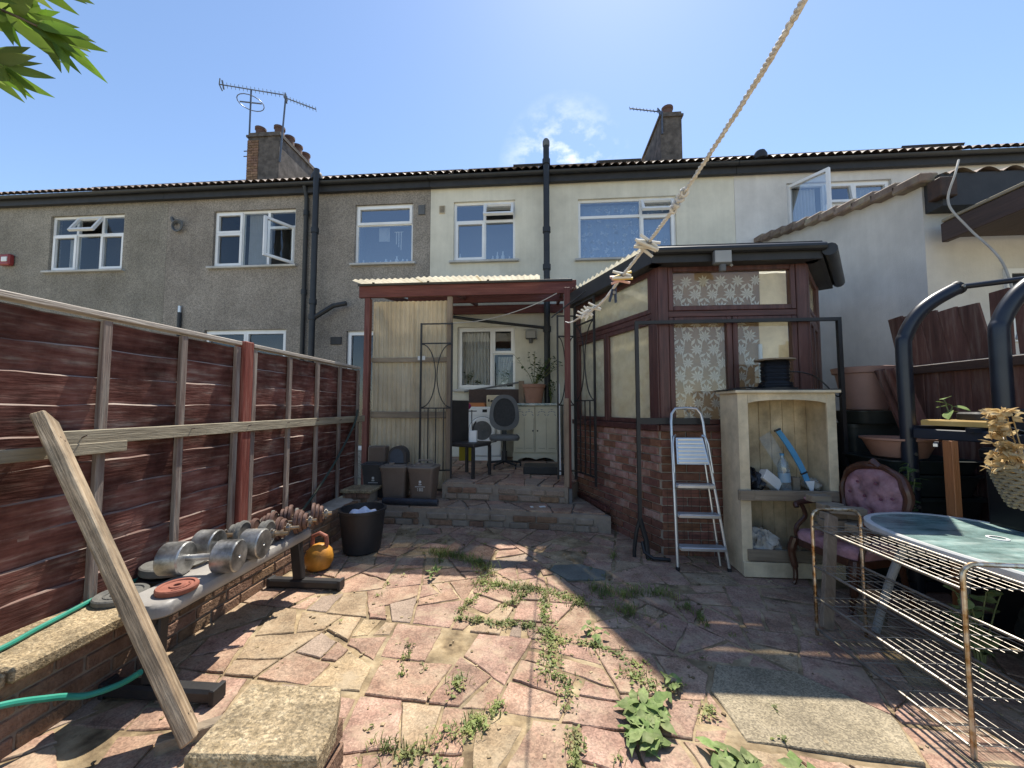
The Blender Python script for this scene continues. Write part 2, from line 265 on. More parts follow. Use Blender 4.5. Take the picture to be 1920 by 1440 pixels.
# ---------------------------------------------------------------- mesh helpers
V = Vector
class MB:
    def __init__(s, m=None): s.v = []; s.f = []; s.m = m
    def add(s, vs, fs):
        o = len(s.v)
        s.v += [tuple(s.m @ V(p)) for p in vs] if s.m is not None else [tuple(p) for p in vs]
        s.f += [tuple(i+o for i in f) for f in fs]; return s
    def box(s, c, d, rot=None, bev=0):
        hx, hy, hz = d[0]/2, d[1]/2, d[2]/2; h = (hx, hy, hz); b = min(bev, min(h)*.45)
        M = Matrix.Translation(c) @ (rot.to_4x4() if rot is not None else Matrix.Identity(4))
        sg = [(x, y, z) for x in (-1, 1) for y in (-1, 1) for z in (-1, 1)]
        if b <= 0:
            vs = [M @ V((x*hx, y*hy, z*hz)) for x, y, z in sg]
            return s.add(vs, [(0, 1, 3, 2), (4, 6, 7, 5), (0, 4, 5, 1), (2, 3, 7, 6), (0, 2, 6, 4), (1, 5, 7, 3)])
        vs = []
        for g in sg:
            for a in range(3): vs.append(M @ V([g[k]*(h[k] if k == a else h[k]-b) for k in range(3)]))
        ix = lambda g, a: sg.index(tuple(g))*3+a
        fs = []
        for a in range(3):
            o1, o2 = (a+1) % 3, (a+2) % 3
            for sgn in (-1, 1):
                q = []
                for p1, p2 in ((-1, -1), (1, -1), (1, 1), (-1, 1)):
                    g = [0]*3; g[a] = sgn; g[o1] = p1; g[o2] = p2; q.append(ix(g, a))
                fs.append(q)
            for p1 in (-1, 1):
                for p2 in (-1, 1):
                    g0 = [0]*3; g0[a] = -1; g0[o1] = p1; g0[o2] = p2; g1 = list(g0); g1[a] = 1
                    fs.append((ix(g0, o1), ix(g1, o1), ix(g1, o2), ix(g0, o2)))
        for g in sg: fs.append((ix(g, 0), ix(g, 1), ix(g, 2)))
        return s.add(vs, fs)
    def bx(s, x0, x1, y0, y1, z0, z1, bev=0): return s.box(((x0+x1)/2, (y0+y1)/2, (z0+z1)/2), (x1-x0, y1-y0, z1-z0), None, bev)
    def bar(s, p0, p1, w, h, up=(0, 0, 1), bev=0):
        p0, p1 = V(p0), V(p1); d = p1-p0; x = d.normalized(); z = V(up); y = z.cross(x)
        if y.length < 1e-4: y = V((0, 1, 0)).cross(x)
        y.normalize(); z = x.cross(y); r = Matrix((x, y, z)).transposed()
        return s.box((p0+p1)/2, (d.length, w, h), r, bev)
    def tube(s, pts, r, n=8, cap=True, closed=False):
        P = [V(p) for p in pts]; k = len(P); rr = r if isinstance(r, (list, tuple)) else [r]*k; vs = []; fs = []
        prev = None
        for i in range(k):
            if closed: t = P[(i+1) % k]-P[i-1]
            else: t = P[min(i+1, k-1)]-P[max(i-1, 0)]
            t.normalize()
            if prev is None: u = t.orthogonal().normalized()
            else:
                u = prev-t*prev.dot(t)
                u = u.normalized() if u.length > 1e-6 else t.orthogonal().normalized()
            prev = u; w = t.cross(u)
            for j in range(n): a = 2*math.pi*j/n; vs.append(P[i]+(u*math.cos(a)+w*math.sin(a))*rr[i])
        for i in range(k if closed else k-1):
            i2 = (i+1) % k
            for j in range(n): fs.append((i*n+j, i*n+(j+1) % n, i2*n+(j+1) % n, i2*n+j))
        if cap and not closed: fs.append(tuple(range(n))[::-1]); fs.append(tuple((k-1)*n+j for j in range(n)))
        return s.add(vs, fs)
    def lathe(s, prof, c=(0, 0, 0), n=20, rot=None, cap=True, sx=1, sy=1):
        M = Matrix.Translation(c) @ (rot.to_4x4() if rot is not None else Matrix.Identity(4)); vs = []; fs = []; k = len(prof)
        for r, z in prof:
            for j in range(n): a = 2*math.pi*j/n; vs.append(M @ V((r*math.cos(a)*sx, r*math.sin(a)*sy, z)))
        for i in range(k-1):
            for j in range(n): fs.append((i*n+j, i*n+(j+1) % n, (i+1)*n+(j+1) % n, (i+1)*n+j))
        if cap: fs.append(tuple(range(n))[::-1]); fs.append(tuple((k-1)*n+j for j in range(n)))
        return s.add(vs, fs)
    def prism(s, poly, z0, z1, inset=0):
        n = len(poly); c = V((sum(p[0] for p in poly)/n, sum(p[1] for p in poly)/n))
        vs = [(p[0], p[1], z0) for p in poly]; fs = []
        if inset:
            vs += [(p[0], p[1], z1-inset) for p in poly]
            for p in poly:
                d = (c-V(p[:2])); q = V(p[:2])+d.normalized()*min(inset, d.length*.4); vs.append((q.x, q.y, z1))
            for k in (0, n): fs += [(k+i, k+(i+1) % n, k+n+(i+1) % n, k+n+i) for i in range(n)]
            fs.append(tuple(range(2*n, 3*n)))
        else:
            vs += [(p[0], p[1], z1) for p in poly]; fs += [(i, (i+1) % n, n+(i+1) % n, n+i) for i in range(n)]; fs.append(tuple(range(n, 2*n)))
        fs.append(tuple(range(n))[::-1]); return s.add(vs, fs)
    def grid(s, fn, nu, nv):
        vs = [fn(i/nu, j/nv) for j in range(nv+1) for i in range(nu+1)]
        fs = [(j*(nu+1)+i, j*(nu+1)+i+1, (j+1)*(nu+1)+i+1, (j+1)*(nu+1)+i) for j in range(nv) for i in range(nu)]
        return s.add(vs, fs)
    def mesh(s, name, m, off=(0, 0, 0), smooth=32):
        me = bpy.data.meshes.new(name); o = V(off); me.from_pydata([tuple(V(p)-o) for p in s.v], [], s.f)
        b = bmesh.new(); b.from_mesh(me); bmesh.ops.recalc_face_normals(b, faces=b.faces); b.to_mesh(me); b.free()
        if smooth:
            for p in me.polygons: p.use_smooth = True
            me.set_sharp_from_angle(angle=R(smooth))
        me.materials.append(MT[m]); return me
    def build(s, name, m, parent=None, local=False, smooth=32):
        off = (0, 0, 0)
        if parent is not None and not local:
            r = parent
            while r.parent: r = r.parent
            off = r.location
        elif parent is None and not local:
            xs = [p[0] for p in s.v]; ys = [p[1] for p in s.v]; zs = [p[2] for p in s.v]
            off = ((min(xs)+max(xs))/2, (min(ys)+max(ys))/2, min(zs))
        o = bpy.data.objects.new(name, s.mesh(name, m, off, smooth)); COL.objects.link(o)
        if parent is not None: o.parent = parent
        elif not local: o.location = off
        return o
def tag(o, label, cat, group=None, kind=None):
    if label: o['label'] = label
    if cat: o['category'] = cat
    if group: o['group'] = group
    if kind: o['kind'] = kind
    return o
def thing(name, label, cat, loc=(0, 0, 0), rz=0, group=None):
    o = bpy.data.objects.new(name, None); COL.objects.link(o); o.location = loc; o.rotation_euler = (0, 0, rz); o.empty_display_size = .1
    return tag(o, label, cat, group)
def struct(o): o['kind'] = 'structure'; return o
def inst(src, parent, loc=(0, 0, 0), rot=(0, 0, 0), scale=(1, 1, 1)):
    """another object sharing src's mesh"""
    o = bpy.data.objects.new(src.name.split('.')[0], src.data); COL.objects.link(o); o.parent = parent
    o.location = loc; o.rotation_euler = rot; o.scale = scale; return o
def copy_tree(root, loc, rz, label=None, group=None):
    r = root.copy(); COL.objects.link(r); r.location = loc; r.rotation_euler = (0, 0, rz)
    if label: r['label'] = label
    if group: r['group'] = group
    for ch in list(root.children):
        c = ch.copy(); COL.objects.link(c); c.parent = r
        for g in list(ch.children): d = g.copy(); COL.objects.link(d); d.parent = c
    return r
def rot_to(d):
    return V(d).to_track_quat('Z', 'Y').to_matrix()
U = random.uniform
def arc(c, r, a0, a1, n, ax=0):
    """points of an arc in XZ (ax=0), YZ (ax=1) or XY (ax=2)"""
    out = []
    for i in range(n+1):
        a = R(a0+(a1-a0)*i/n); p, q = r*math.cos(a), r*math.sin(a)
        out.append({0: (c[0]+p, c[1], c[2]+q), 1: (c[0], c[1]+p, c[2]+q), 2: (c[0]+p, c[1]+q, c[2])}[ax])
    return out

# ---------------------------------------------------------------- ground
g = MB()
g.add([(-60, -30, -.03), (60, -30, -.03), (60, 90, -.03), (-60, 90, -.03)], [(0, 1, 2, 3)])
ground = struct(g.build('ground', 'soil'))
NX, NY = 46, 44
bed = MB().grid(lambda u, v: (-2.1+5.5*u, .05+4.4*v, .000+.005*math.sin(u*37+v*11)*math.sin(v*29)+U(-.0025, .0025)), NX, NY)
patio = struct(bed.build('patio', 'mortar_bed'))

def clip(poly, px_, py_, nx, ny):
    """keep the side where (p-(px,py)).n <= 0"""
    out = []
    for i in range(len(poly)):
        a, b = poly[i], poly[(i+1) % len(poly)]
        da = (a[0]-px_)*nx+(a[1]-py_)*ny; db = (b[0]-px_)*nx+(b[1]-py_)*ny
        if da <= 0: out.append(a)
        if (da < 0) != (db < 0) and da != db: t = da/(da-db); out.append((a[0]+(b[0]-a[0])*t, a[1]+(b[1]-a[1])*t))
    return out
def area2(P): return abs(sum(P[j][0]*P[(j+1) % len(P)][1]-P[(j+1) % len(P)][0]*P[j][1] for j in range(len(P))))/2
def shatter(P, target):
    """split a polygon by random cuts until every piece is about stone size"""
    A = area2(P)
    if A < target()*1.5 or len(P) < 3: return [P]
    n = len(P); cx, cy = sum(p[0] for p in P)/n, sum(p[1] for p in P)/n
    sxx = sum((p[0]-cx)**2 for p in P); syy = sum((p[1]-cy)**2 for p in P); sxy = sum((p[0]-cx)*(p[1]-cy) for p in P)
    best = None
    for _ in range(4):
        th = .5*math.atan2(2*sxy, sxx-syy)+random.gauss(0, .75)
        nx, ny = math.cos(th), math.sin(th); k = U(-.17, .17)*math.sqrt(A); qx, qy = cx+nx*k, cy+ny*k
        a_, b_ = clip(P, qx, qy, nx, ny), clip(P, qx, qy, -nx, -ny); q = 9
        for S in (a_, b_):
            if len(S) < 3: q = 0; break
            pr_ = sum(math.dist(S[j], S[(j+1) % len(S)]) for j in range(len(S))); q = min(q, area2(S)/pr_**2*(.8 if len(S) == 3 else (1.12 if len(S) > 4 else 1)))
        if best is None or q > best[0]: best = (q, a_, b_)
    return shatter(best[1], target)+shatter(best[2], target)
def stone(parent, P, z0, zt, mat, gap, rag, name='paving_stone'):
    n = len(P); sg = sum(P[j][0]*P[(j+1) % n][1]-P[(j+1) % n][0]*P[j][1] for j in range(n)); Q = list(P)
    for j in range(n):
        a_, b_ = V(P[j]), V(P[(j+1) % n]); d = b_-a_
        if d.length < 1e-4: continue
        nn_ = V((d.y, -d.x)).normalized()*(1 if sg > 0 else -1); g_ = U(*gap)*(4.5 if random.random() < .16 else 1); tw = U(-.05, .05)
        nn_ = V((nn_.x*math.cos(tw)-nn_.y*math.sin(tw), nn_.x*math.sin(tw)+nn_.y*math.cos(tw))); mid = (a_+b_)/2-nn_*g_
        Q = clip(Q, mid.x, mid.y, nn_.x, nn_.y)
        if len(Q) < 3: return None
    if area2(Q) < .0035: return None
    cx, cy = sum(p[0] for p in Q)/len(Q), sum(p[1] for p in Q)/len(Q); out = []
    for j in range(len(Q)):
        a_, b_ = V(Q[j]), V(Q[(j+1) % len(Q)]); d = b_-a_
        if d.length < .008: continue
        nn_ = V((d.y, -d.x)).normalized()*(1 if sg > 0 else -1)
        out.append(tuple(a_+d.normalized()*min(.006, d.length*.2)+V((U(-.002, .002), U(-.002, .002)))))
        m = 1 if d.length < .10 else (2 if d.length < .22 else 4)
        if d.length > .03:
            for q in range(m): out.append(tuple(a_+d*((q+1)/(m+1)+U(-.06, .06))-nn_*U(-.0015, rag)))
    if len(out) < 3: return None
    zz = zt+U(-.003, .004); tx, ty = U(-.007, .007), U(-.007, .007); mb = MB().prism(out, z0, zz, inset=.004)
    mb.v = [(x, y, z+((x-cx)*tx+(y-cy)*ty)*2 if z > z0+.001 else z) for x, y, z in mb.v]
    return mb.build(name, mat, parent, smooth=20)
random.seed(19)
region = [(-2.1, .2), (3.4, .2), (3.4, 4.5), (-2.1, 4.5)]
slab = [(.80, 1.66), (1.42, 1.60), (1.52, 1.86), (1.28, 2.13), (.90, 2.18), (.78, 1.98)]
slate = [(.05, 3.28), (.20, 3.05), (.52, 3.06), (.56, 3.24), (.30, 3.44), (.10, 3.40)]
pieces = [region]
for sp_ in (slab, slate):        # cut the two odd slabs out of the crazy paving
    nxt = []
    for P in pieces:
        rest = P
        for j in range(len(sp_)):
            a_, b_ = V(sp_[j]), V(sp_[(j+1) % len(sp_)]); d = b_-a_; nn_ = V((d.y, -d.x)).normalized()
            o_ = clip(rest, a_.x, a_.y, -nn_.x, -nn_.y); rest = clip(rest, a_.x, a_.y, nn_.x, nn_.y)
            if len(o_) > 2 and area2(o_) > .002: nxt.append(o_)
            if len(rest) < 3: break
    pieces = nxt
tg = lambda: U(.018, .085)
for P in pieces:
    for Q in shatter(P, tg):
        cx, cy = sum(p[0] for p in Q)/len(Q), sum(p[1] for p in Q)/len(Q); r = random.random()
        if cy < .75 or cx > 3.3 or r < .05: continue
        r = random.random(); ps = .30 if cx < -.9 else .12
        stone(patio, Q, -.03, .0075, 'paving_sand' if r < ps else ('paving_grey' if r > .95 else 'paving_red'), (.0015, .006), .008)
stone(patio, slab, -.03, .009, 'paving_slab', (.006, .012), .006); stone(patio, slate, -.03, .009, 'paving_slate', (.006, .012), .006)

# ---------------------------------------------------------------- steps and landing
def step_block(name, poly, z0, z1, n, parent_mat='mortar_dark', rr=.34):
    b = MB().prism(poly, z0, z1-.02); o = struct(b.build(name, parent_mat))
    xs = [p[0] for p in poly]; ys = [p[1] for p in poly]
    for Q in shatter([(p[0], p[1]) for p in poly], lambda: U(.05, .13)): stone(o, Q, z1-.05, z1, random.choice(['paving_red', 'paving_red', 'paving_red', 'paving_grey']), (.002, .008), .006)
    return o
lower = step_block('lower_step', [(-2.36, 4.40), (-1.4, 4.37), (-.4, 4.33), (.62, 4.24), (.72, 4.20), (.42, 5.2), (-2.36, 5.2)], -.02, .205, 30)
landing = step_block('landing', [(-1.24, 4.76), (-.6, 4.72), (.30, 4.62), (.48, 5.1), (.48, 7.2), (-1.24, 7.2)], .2, .41, 30)
step_block('landing_side', [(-2.36, 5.25), (-1.243, 5.25), (-1.243, 7.2), (-2.36, 7.2)], .2, .405, 30)
# rough riser stones
def riser(parent, p0, p1, z0, z1, rows, seed):
    random.seed(seed); p0, p1 = V(p0), V(p1); d = (p1-p0); ln = d.length; d.normalize(); n = V((d.y, -d.x, 0))
    for r in range(rows):
        s = U(0, .1); h = (z1-z0)/rows
        while s < ln-.06:
            w = min(U(.14, .28), ln-s); c = p0+d*(s+w/2)+n*U(-.002, .008)
            mb = MB(); mb.box((c.x, c.y, z0+h*(r+.5)), (w-.014, .05, h-.012), Matrix((d, V((-d.y, d.x, 0)), V((0, 0, 1)))).transposed(), .008)
            mb.build('riser_stone', random.choice(['brick_brown', 'paving_grey', 'mortar_dark', 'mortar_dark']), parent); s += w
riser(lower, (-2.34, 4.405, 0), (-1.4, 4.375, 0), .0, .15, 2, 1); riser(lower, (-1.38, 4.375, 0), (-.4, 4.335, 0), .0, .15, 2, 2); riser(lower, (-.39, 4.335, 0), (.60, 4.25, 0), .0, .15, 2, 3)
riser(landing, (-1.22, 4.76, 0), (-.6, 4.725, 0), .21, .36, 2, 4); riser(landing, (-.59, 4.725, 0), (.28, 4.63, 0), .21, .36, 2, 5)
random.seed(11)

# ---------------------------------------------------------------- garden wall on the left
gw = thing('garden_wall', 'low brown brick garden wall below the red fence', 'wall', (-2.2, 2.6, 0))
MB().bx(-2.40, -2.065, .3, 4.3, -.02, .285).build('mortar_core', 'mortar_dark', gw)
bl, bh = .225, .075
bm_ = MB().box((0, 0, 0), (.10, bl-.012, bh-.012), None, .005)
first = None
for r in range(4):
    y = .3+(bl/2 if r % 2 else 0)
    while y < 4.2:
        loc = (-2.105+U(-.003, .003)+2.2, y+bl/2-2.6, .03+bh*r+bh/2-.03)
        if first is None:
            first = bm_.build('brick', 'brick_brown', gw, local=True); first.location = loc
        else: inst(first, gw, loc, (0, 0, U(-.01, .01)))
        y += bl
for i, (y0, y1) in enumerate(((.30, .82), (.83, 1.36), (1.37, 1.93))):
    MB().bx(-2.36, -2.01+U(-.004, .004), y0, y1, .29, .35, .012).build('coping_stone', 'coping', gw)
random.seed(5)
# rough mortar haunch on top of the uncoped stretch
MB().grid(lambda u, v: (-2.36+.27*u, 1.94+2.3*v, .286+.03*math.sin(u*3.1)+U(-.008, .01)), 5, 40).build('wall_top', 'mortar', gw)

# foreground pier
pr = thing('brick_pier', 'brick pier with a speckled sandy concrete cap in the foreground', 'pier', (-.79, 1.15, 0))
MB().bx(-.93, -.655, 1.055, 1.235, -.02, .36).build('mortar_core', 'mortar_dark', pr)
for r in range(5):
    for (cx_, cy_, dm_) in ((-.86, 1.24, (.128, .03, .062)), (-.725, 1.24, (.128, .03, .062)), (-.86, 1.05, (.128, .03, .062)), (-.725, 1.05, (.128, .03, .062)), (-.65, 1.145, (.03, .205, .062)), (-.935, 1.145, (.03, .205, .062))):
        MB().box((cx_+U(-.003, .003), cy_+U(-.003, .003), .034+r*.073), dm_, None, .004).build('brick', 'brick_brown', pr)
cp_ = [(-.955, 1.010), (-.80, 1.016), (-.596, 1.028), (-.612, 1.15), (-.668, 1.284), (-.82, 1.28), (-.978, 1.276), (-.97, 1.14)]
MB().prism(cp_, .362, .422, inset=.008).build('cap_stone', 'coping', pr)

# ---------------------------------------------------------------- red fence on the left
FX = -2.35; FB, FT = .31, 1.83
def fence_panel(y0, y1, label, seed, nb):
    random.seed(seed)
    t = thing('timber_fence', label, 'fence', (FX, (y0+y1)/2, FB), 0, 'red waney fence panels on the low wall')
    n = 10; h = (FT-FB-.05)/n
    for i in range(n):
        zb = FB+i*h-.012; zt = FB+(i+1)*h+.022
        ph, am = U(0, 6), U(.001, .005); m = MB(); ns = 22; vs = []
        for k in range(ns+1):
            y = y0+(y1-y0)*k/ns; wz = am*math.sin(ph+k*.9)+U(-.002, .002); wb = U(-.002, .002); bow = .006*math.sin(k*.7+ph)
            xo, xi = FX+.010+bow, FX-.003+bow
            vs += [(xi, y, zb+wb), (xo, y, zt-.007+wz), (xo-.008, y, zt+wz+U(-.002, .002)), (xo-.015, y, zt+wz), (xi-.014, y, zb+wb)]
        fs = []; ed = []
        for k in range(ns):
            for q in range(5): fs.append((k*5+q, k*5+(q+1) % 5, k*5+5+(q+1) % 5, k*5+5+q)); ed.append(q == 1)
        fs += [(0, 1, 2, 3, 4), (ns*5+4, ns*5+3, ns*5+2, ns*5+1, ns*5)]; ed += [False, False]
        m.add(vs, fs); pk = m.build('plank', 'fence_red', t, smooth=25); pk.data.materials.append(MT['fence_edge'])
        for pg in pk.data.polygons: pg.material_index = 1 if ed[pg.index] else 0
    for i in range(nb):
        y = y0+.025+(y1-y0-.05)*i/(nb-1); MB().box((FX+.030, y, (FB+FT)/2-.01), (.028, .042, FT-FB-.03), None, .003).build('batten', 'fence_batten', t)
    MB().bx(FX-.03, FX+.05, y0, y1, FT-.012, FT+.018, .004).build('capping', 'fence_cap', t)
    return t
fence_panel(.95, 2.775, 'near red waney fence panel with peeling stain behind the prop', 21, 5)
fence_panel(2.90, 4.72, 'far red waney fence panel between the red post and the lean-to', 22, 5)
random.seed(3)
o = MB().box((FX+.02, 2.835, 1.08), (.085, .095, 1.55), None, .006).build('fence_post', 'post_red'); tag(o, 'bright red square fence post between the two fence panels', 'post')
o = MB().box((-2.292, 3.24, 1.192), (.026, 3.16, .075), None, .003).build('fence_rail', 'timber_grey'); tag(o, 'long weathered timber rail nailed across the red fence', 'rail')
o = MB().box((-2.286, 1.52, 1.135), (.028, .88, .058), None, .003).build('fence_rail', 'timber_grey'); tag(o, 'short mossy timber rail end behind the leaning prop', 'rail')
for y in (1.75, 2.35, 2.84, 3.3, 3.75, 4.2):
    n = MB().tube([(-2.282, y, 1.20+U(-.015, .015)), (-2.262, y+.01, 1.205)], .003, 6).build('nail', 'iron_rust', bpy.data.objects['fence_rail'])
# leaning prop (built upright, then leant)
pm_ = MB().box((0, 0, .775), (.05, .145, 1.55), None, .006); prop = pm_.build('timber_prop', 'timber_prop', local=True)
a = V((-1.39, 1.50, .03)); b = V((-2.245, 1.595, 1.25)); dv = (b-a).normalized()
zx = dv; xx = V((1, .15, .0)); xx = (xx-zx*xx.dot(zx)).normalized(); yy = zx.cross(xx)
M = Matrix((xx, yy, zx)).transposed(); M = M @ Matrix.Rotation(R(28), 3, 'Z')
prop.matrix_world = Matrix.Translation(a) @ M.to_4x4(); tag(prop, 'long thick weathered timber prop leaning against the red fence', 'timber')
o = MB().bar((-1.50, 1.46, .03), (-1.22, 1.66, .03), .05, .05, bev=.004).build('timber_block', 'timber_x'); tag(o, 'short dark timber offcut on the ground at the foot of the prop', 'timber')
for k in range(2):
    for q in range(2):
        nl = MB(); c = a+M.to_4x4() @ V((.024, (-.02+.045*q), .08 if k == 0 else 1.42)); nl.lathe([(.005, 0), (.005, .004)], (0, 0, 0), 8, Matrix.Rotation(R(90), 3, 'Y'))
        n = nl.build('screw', 'iron_rust', prop, local=True); n.location = (.022, -.02+.045*q, .09 if k == 0 else 1.42)
# ---------------------------------------------------------------- terrace of houses
W = 7.2
def wall_mesh(x0, x1, z0, z1, ops, y=W, th=.2):
    xs = sorted({x0, x1, *[o[0] for o in ops], *[o[1] for o in ops]}); zs = sorted({z0, z1, *[o[2] for o in ops], *[o[3] for o in ops]}); m = MB()
    for i in range(len(xs)-1):
        for j in range(len(zs)-1):
            cx, cz = (xs[i]+xs[i+1])/2, (zs[j]+zs[j+1])/2
            if any(o[0] < cx < o[1] and o[2] < cz < o[3] for o in ops): continue
            m.add([(xs[i], y, zs[j]), (xs[i+1], y, zs[j]), (xs[i+1], y, zs[j+1]), (xs[i], y, zs[j+1])], [(0, 1, 2, 3)])
    for a, b, c, d in ops:
        m.add([(a, y, c), (b, y, c), (b, y, d), (a, y, d), (a, y+th, c), (b, y+th, c), (b, y+th, d), (a, y+th, d)],
              [(0, 1, 5, 4), (1, 2, 6, 5), (2, 3, 7, 6), (3, 0, 4, 7)])
    return m
def ring(m, x0, x1, z0, z1, y0, y1, t):
    m.bx(x0, x1, y0, y1, z0, z0+t); m.bx(x0, x1, y0, y1, z1-t, z1); m.bx(x0, x0+t, y0, y1, z0+t, z1-t); m.bx(x1-t, x1, y0, y1, z0+t, z1-t)
def window(house, x0, x1, z0, z1, cells, sill=True, y=W, glass='glass', fm='pvc', room='room_dark'):
    m = MB(); ring(m, x0, x1, z0, z1, y+.055, y+.125, .035)
    for u0, u1, v0, v1, k, a in cells:
        X0, X1, Z0, Z1 = x0+.02+(x1-x0-.04)*u0, x0+.02+(x1-x0-.04)*u1, z0+.02+(z1-z0-.04)*v0, z0+.02+(z1-z0-.04)*v1
        ring(m, X0, X1, Z0, Z1, y+.062, y+.118, .026)
    w = m.build('window', fm, house, smooth=0)
    for u0, u1, v0, v1, k, a in cells:
        X0, X1, Z0, Z1 = x0+.046+(x1-x0-.092)*u0, x0+.046+(x1-x0-.092)*u1, z0+.046+(z1-z0-.092)*v0, z0+.046+(z1-z0-.092)*v1
        X0, X1, Z0, Z1 = X0+.012*(u0 > 0), X1-.012*(u1 < 1), Z0+.012*(v0 > 0), Z1-.012*(v1 < 1)
        M = Matrix.Identity(4); t = .0; yy = y+.05
        if k == 'top': M = Matrix.Translation((0, yy, Z1)) @ Matrix.Rotation(R(-a), 4, 'X') @ Matrix.Translation((0, -yy, -Z1))
        if k == 'left': M = Matrix.Translation((X0, yy, 0)) @ Matrix.Rotation(R(-a), 4, 'Z') @ Matrix.Translation((-X0, -yy, 0))
        if k == 'right': M = Matrix.Translation((X1, yy, 0)) @ Matrix.Rotation(R(a), 4, 'Z') @ Matrix.Translation((-X1, -yy, 0))
        if k != 'fix':
            t = .05; s = MB(M); ring(s, X0-.014, X1+.014, Z0-.014, Z1+.014, y+.035, y+.085, t); s.build('sash', fm, w, smooth=0)
        p = MB(M); p.bx(X0+t-.012, X1-t+.012, y+.075, y+.079, Z0+t-.012, Z1-t+.012); p.build('pane', glass, w, smooth=0)
    if sill: s = MB(); s.bx(x0-.07, x1+.07, y-.07, y+.06, z0-.045, z0-.002, .006); s.build('sill', 'sill_stone', w)
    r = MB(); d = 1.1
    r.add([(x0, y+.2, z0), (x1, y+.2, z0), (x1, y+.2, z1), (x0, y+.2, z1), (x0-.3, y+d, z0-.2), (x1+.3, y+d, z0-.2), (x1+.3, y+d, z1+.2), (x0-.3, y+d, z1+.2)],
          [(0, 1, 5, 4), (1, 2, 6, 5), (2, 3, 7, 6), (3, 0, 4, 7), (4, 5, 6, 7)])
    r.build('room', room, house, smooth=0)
    return w
def roof(house, x0, x1):
    t = .640; ln = 4.0/math.cos(math.atan(t)); rows = 14; nx = max(8, round((x1-x0)/.15)*6); m = MB()
    vs = []; fs = []
    prof = []
    for r in range(rows):
        prof += [(r/rows, .028), ((r+1)/rows-.0005, .0)]
    for s, up in prof:
        yb, zb = 7.03+4.02*s, 5.80+4.02*s*t
        for i in range(nx+1):
            x = x0+(x1-x0)*i/nx; w = abs(math.sin(math.pi*(i % 6)/6))**1.0*.042 + up
            vs.append((x, yb-w*.58, zb+w*.81))
    for j in range(len(prof)-1):
        for i in range(nx): a = j*(nx+1)+i; fs.append((a, a+1, a+nx+2, a+nx+1))
    m.add(vs, fs); o = m.build('roof', 'roof_tile', house, smooth=45)
    rt = MB(); n = int((x1-x0)/.3)
    for i in range(n):
        x = x0+.3*i; rt.tube([(x+.005, 11.05, 8.37), (x+.30, 11.05, 8.37)], .10, 8)
    rt.build('ridge_tile', 'roof_tile', o)
    bk = MB(); bk.add([(x0, 11.05, 8.37), (x1, 11.05, 8.37), (x1, 15.2, 5.7), (x0, 15.2, 5.7)], [(0, 1, 2, 3)]); bk.build('rear_slope', 'roof_tile', o)
    return o
def eaves(house, x0, x1, bits=True):
    m = MB(); m.bx(x0+.002, x1-.002, 7.09, 7.17, 5.60, 5.785); m.build('fascia', 'fascia_black', house, smooth=0)
    g = MB()
    n = 8; pr_ = [(.055*math.cos(math.pi+math.pi*k/n), .055*math.sin(math.pi+math.pi*k/n)) for k in range(n+1)] + [(.05, 0), (-.05, 0)]
    vs = []; fs = []
    for x in (x0+.002, x1-.002): vs += [(x, 7.03+a, 5.765+b) for a, b in pr_]
    q = len(pr_)
    fs = [(i, (i+1) % q, q+(i+1) % q, q+i) for i in range(q)]; g.add(vs, fs); g.build('gutter', 'gutter_black', house)
def house(name, label, x0, x1, wm, ops, y1=15.2):
    h = thing(name, label, 'house', ((x0+x1)/2, W, 0))
    wall_mesh(x0, x1, -.02, 5.79, ops).build('wall', wm, h, smooth=0)
    b = MB(); b.add([(x0, y1, 0), (x1, y1, 0), (x1, y1, 5.7), (x0, y1, 5.7)], [(0, 1, 2, 3)])
    for x in (x0+.001, x1-.001): b.add([(x, W, 0), (x, y1, 0), (x, y1, 5.7), (x, 11.05, 8.2), (x, W, 5.7)], [(0, 1, 2, 3, 4)])
    b.build('rear_wall', wm, h, smooth=0); roof(h, x0, x1); eaves(h, x0, x1); return h
A_ = (-10.416, -8.712, 4.195, 5.392); B_ = (-6.705, -4.942, 4.182, 5.352); C_ = (-3.694, -2.513, 4.16, 5.361); D_ = (-1.701, -.497, 4.155, 5.34)
E_ = (.705, 2.516, 4.125, 5.293); F_ = (4.489, 6.282, 4.05, 5.435); G_ = (-1.606, -.498, 1.67, 2.86); H_ = (-6.801, -5.058, .6, 2.881); H2_ = (-3.813, -3.0, .5, 2.823)
hA = house('terraced_house', 'buff pebbledashed terraced house at the far left of the row', -14.5, -7.73, 'pebbledash_buff', [A_])
hB = house('terraced_house', 'grey pebbledashed terraced house with two upstairs windows and twin downpipes', -7.726, -2.166, 'pebbledash', [B_, C_, H_, H2_])
hC = house('terraced_house', 'cream rendered terraced house behind the red lean-to', -2.162, 3.565, 'cream_render', [D_, E_, G_])
hD = house('terraced_house', 'off-white rendered terraced house at the right with an open casement', 3.569, 11.5, 'white_render', [F_])
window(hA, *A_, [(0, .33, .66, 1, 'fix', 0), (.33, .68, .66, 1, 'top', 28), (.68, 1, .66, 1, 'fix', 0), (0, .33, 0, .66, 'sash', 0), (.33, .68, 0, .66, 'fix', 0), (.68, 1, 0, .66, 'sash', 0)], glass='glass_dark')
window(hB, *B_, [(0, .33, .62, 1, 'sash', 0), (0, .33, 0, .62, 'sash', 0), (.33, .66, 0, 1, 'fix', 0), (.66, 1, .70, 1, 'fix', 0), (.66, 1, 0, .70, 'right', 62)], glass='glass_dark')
window(hB, *C_, [(0, 1, .68, 1, 'sash', 0), (0, 1, 0, .68, 'fix', 0)], room='room_mid')
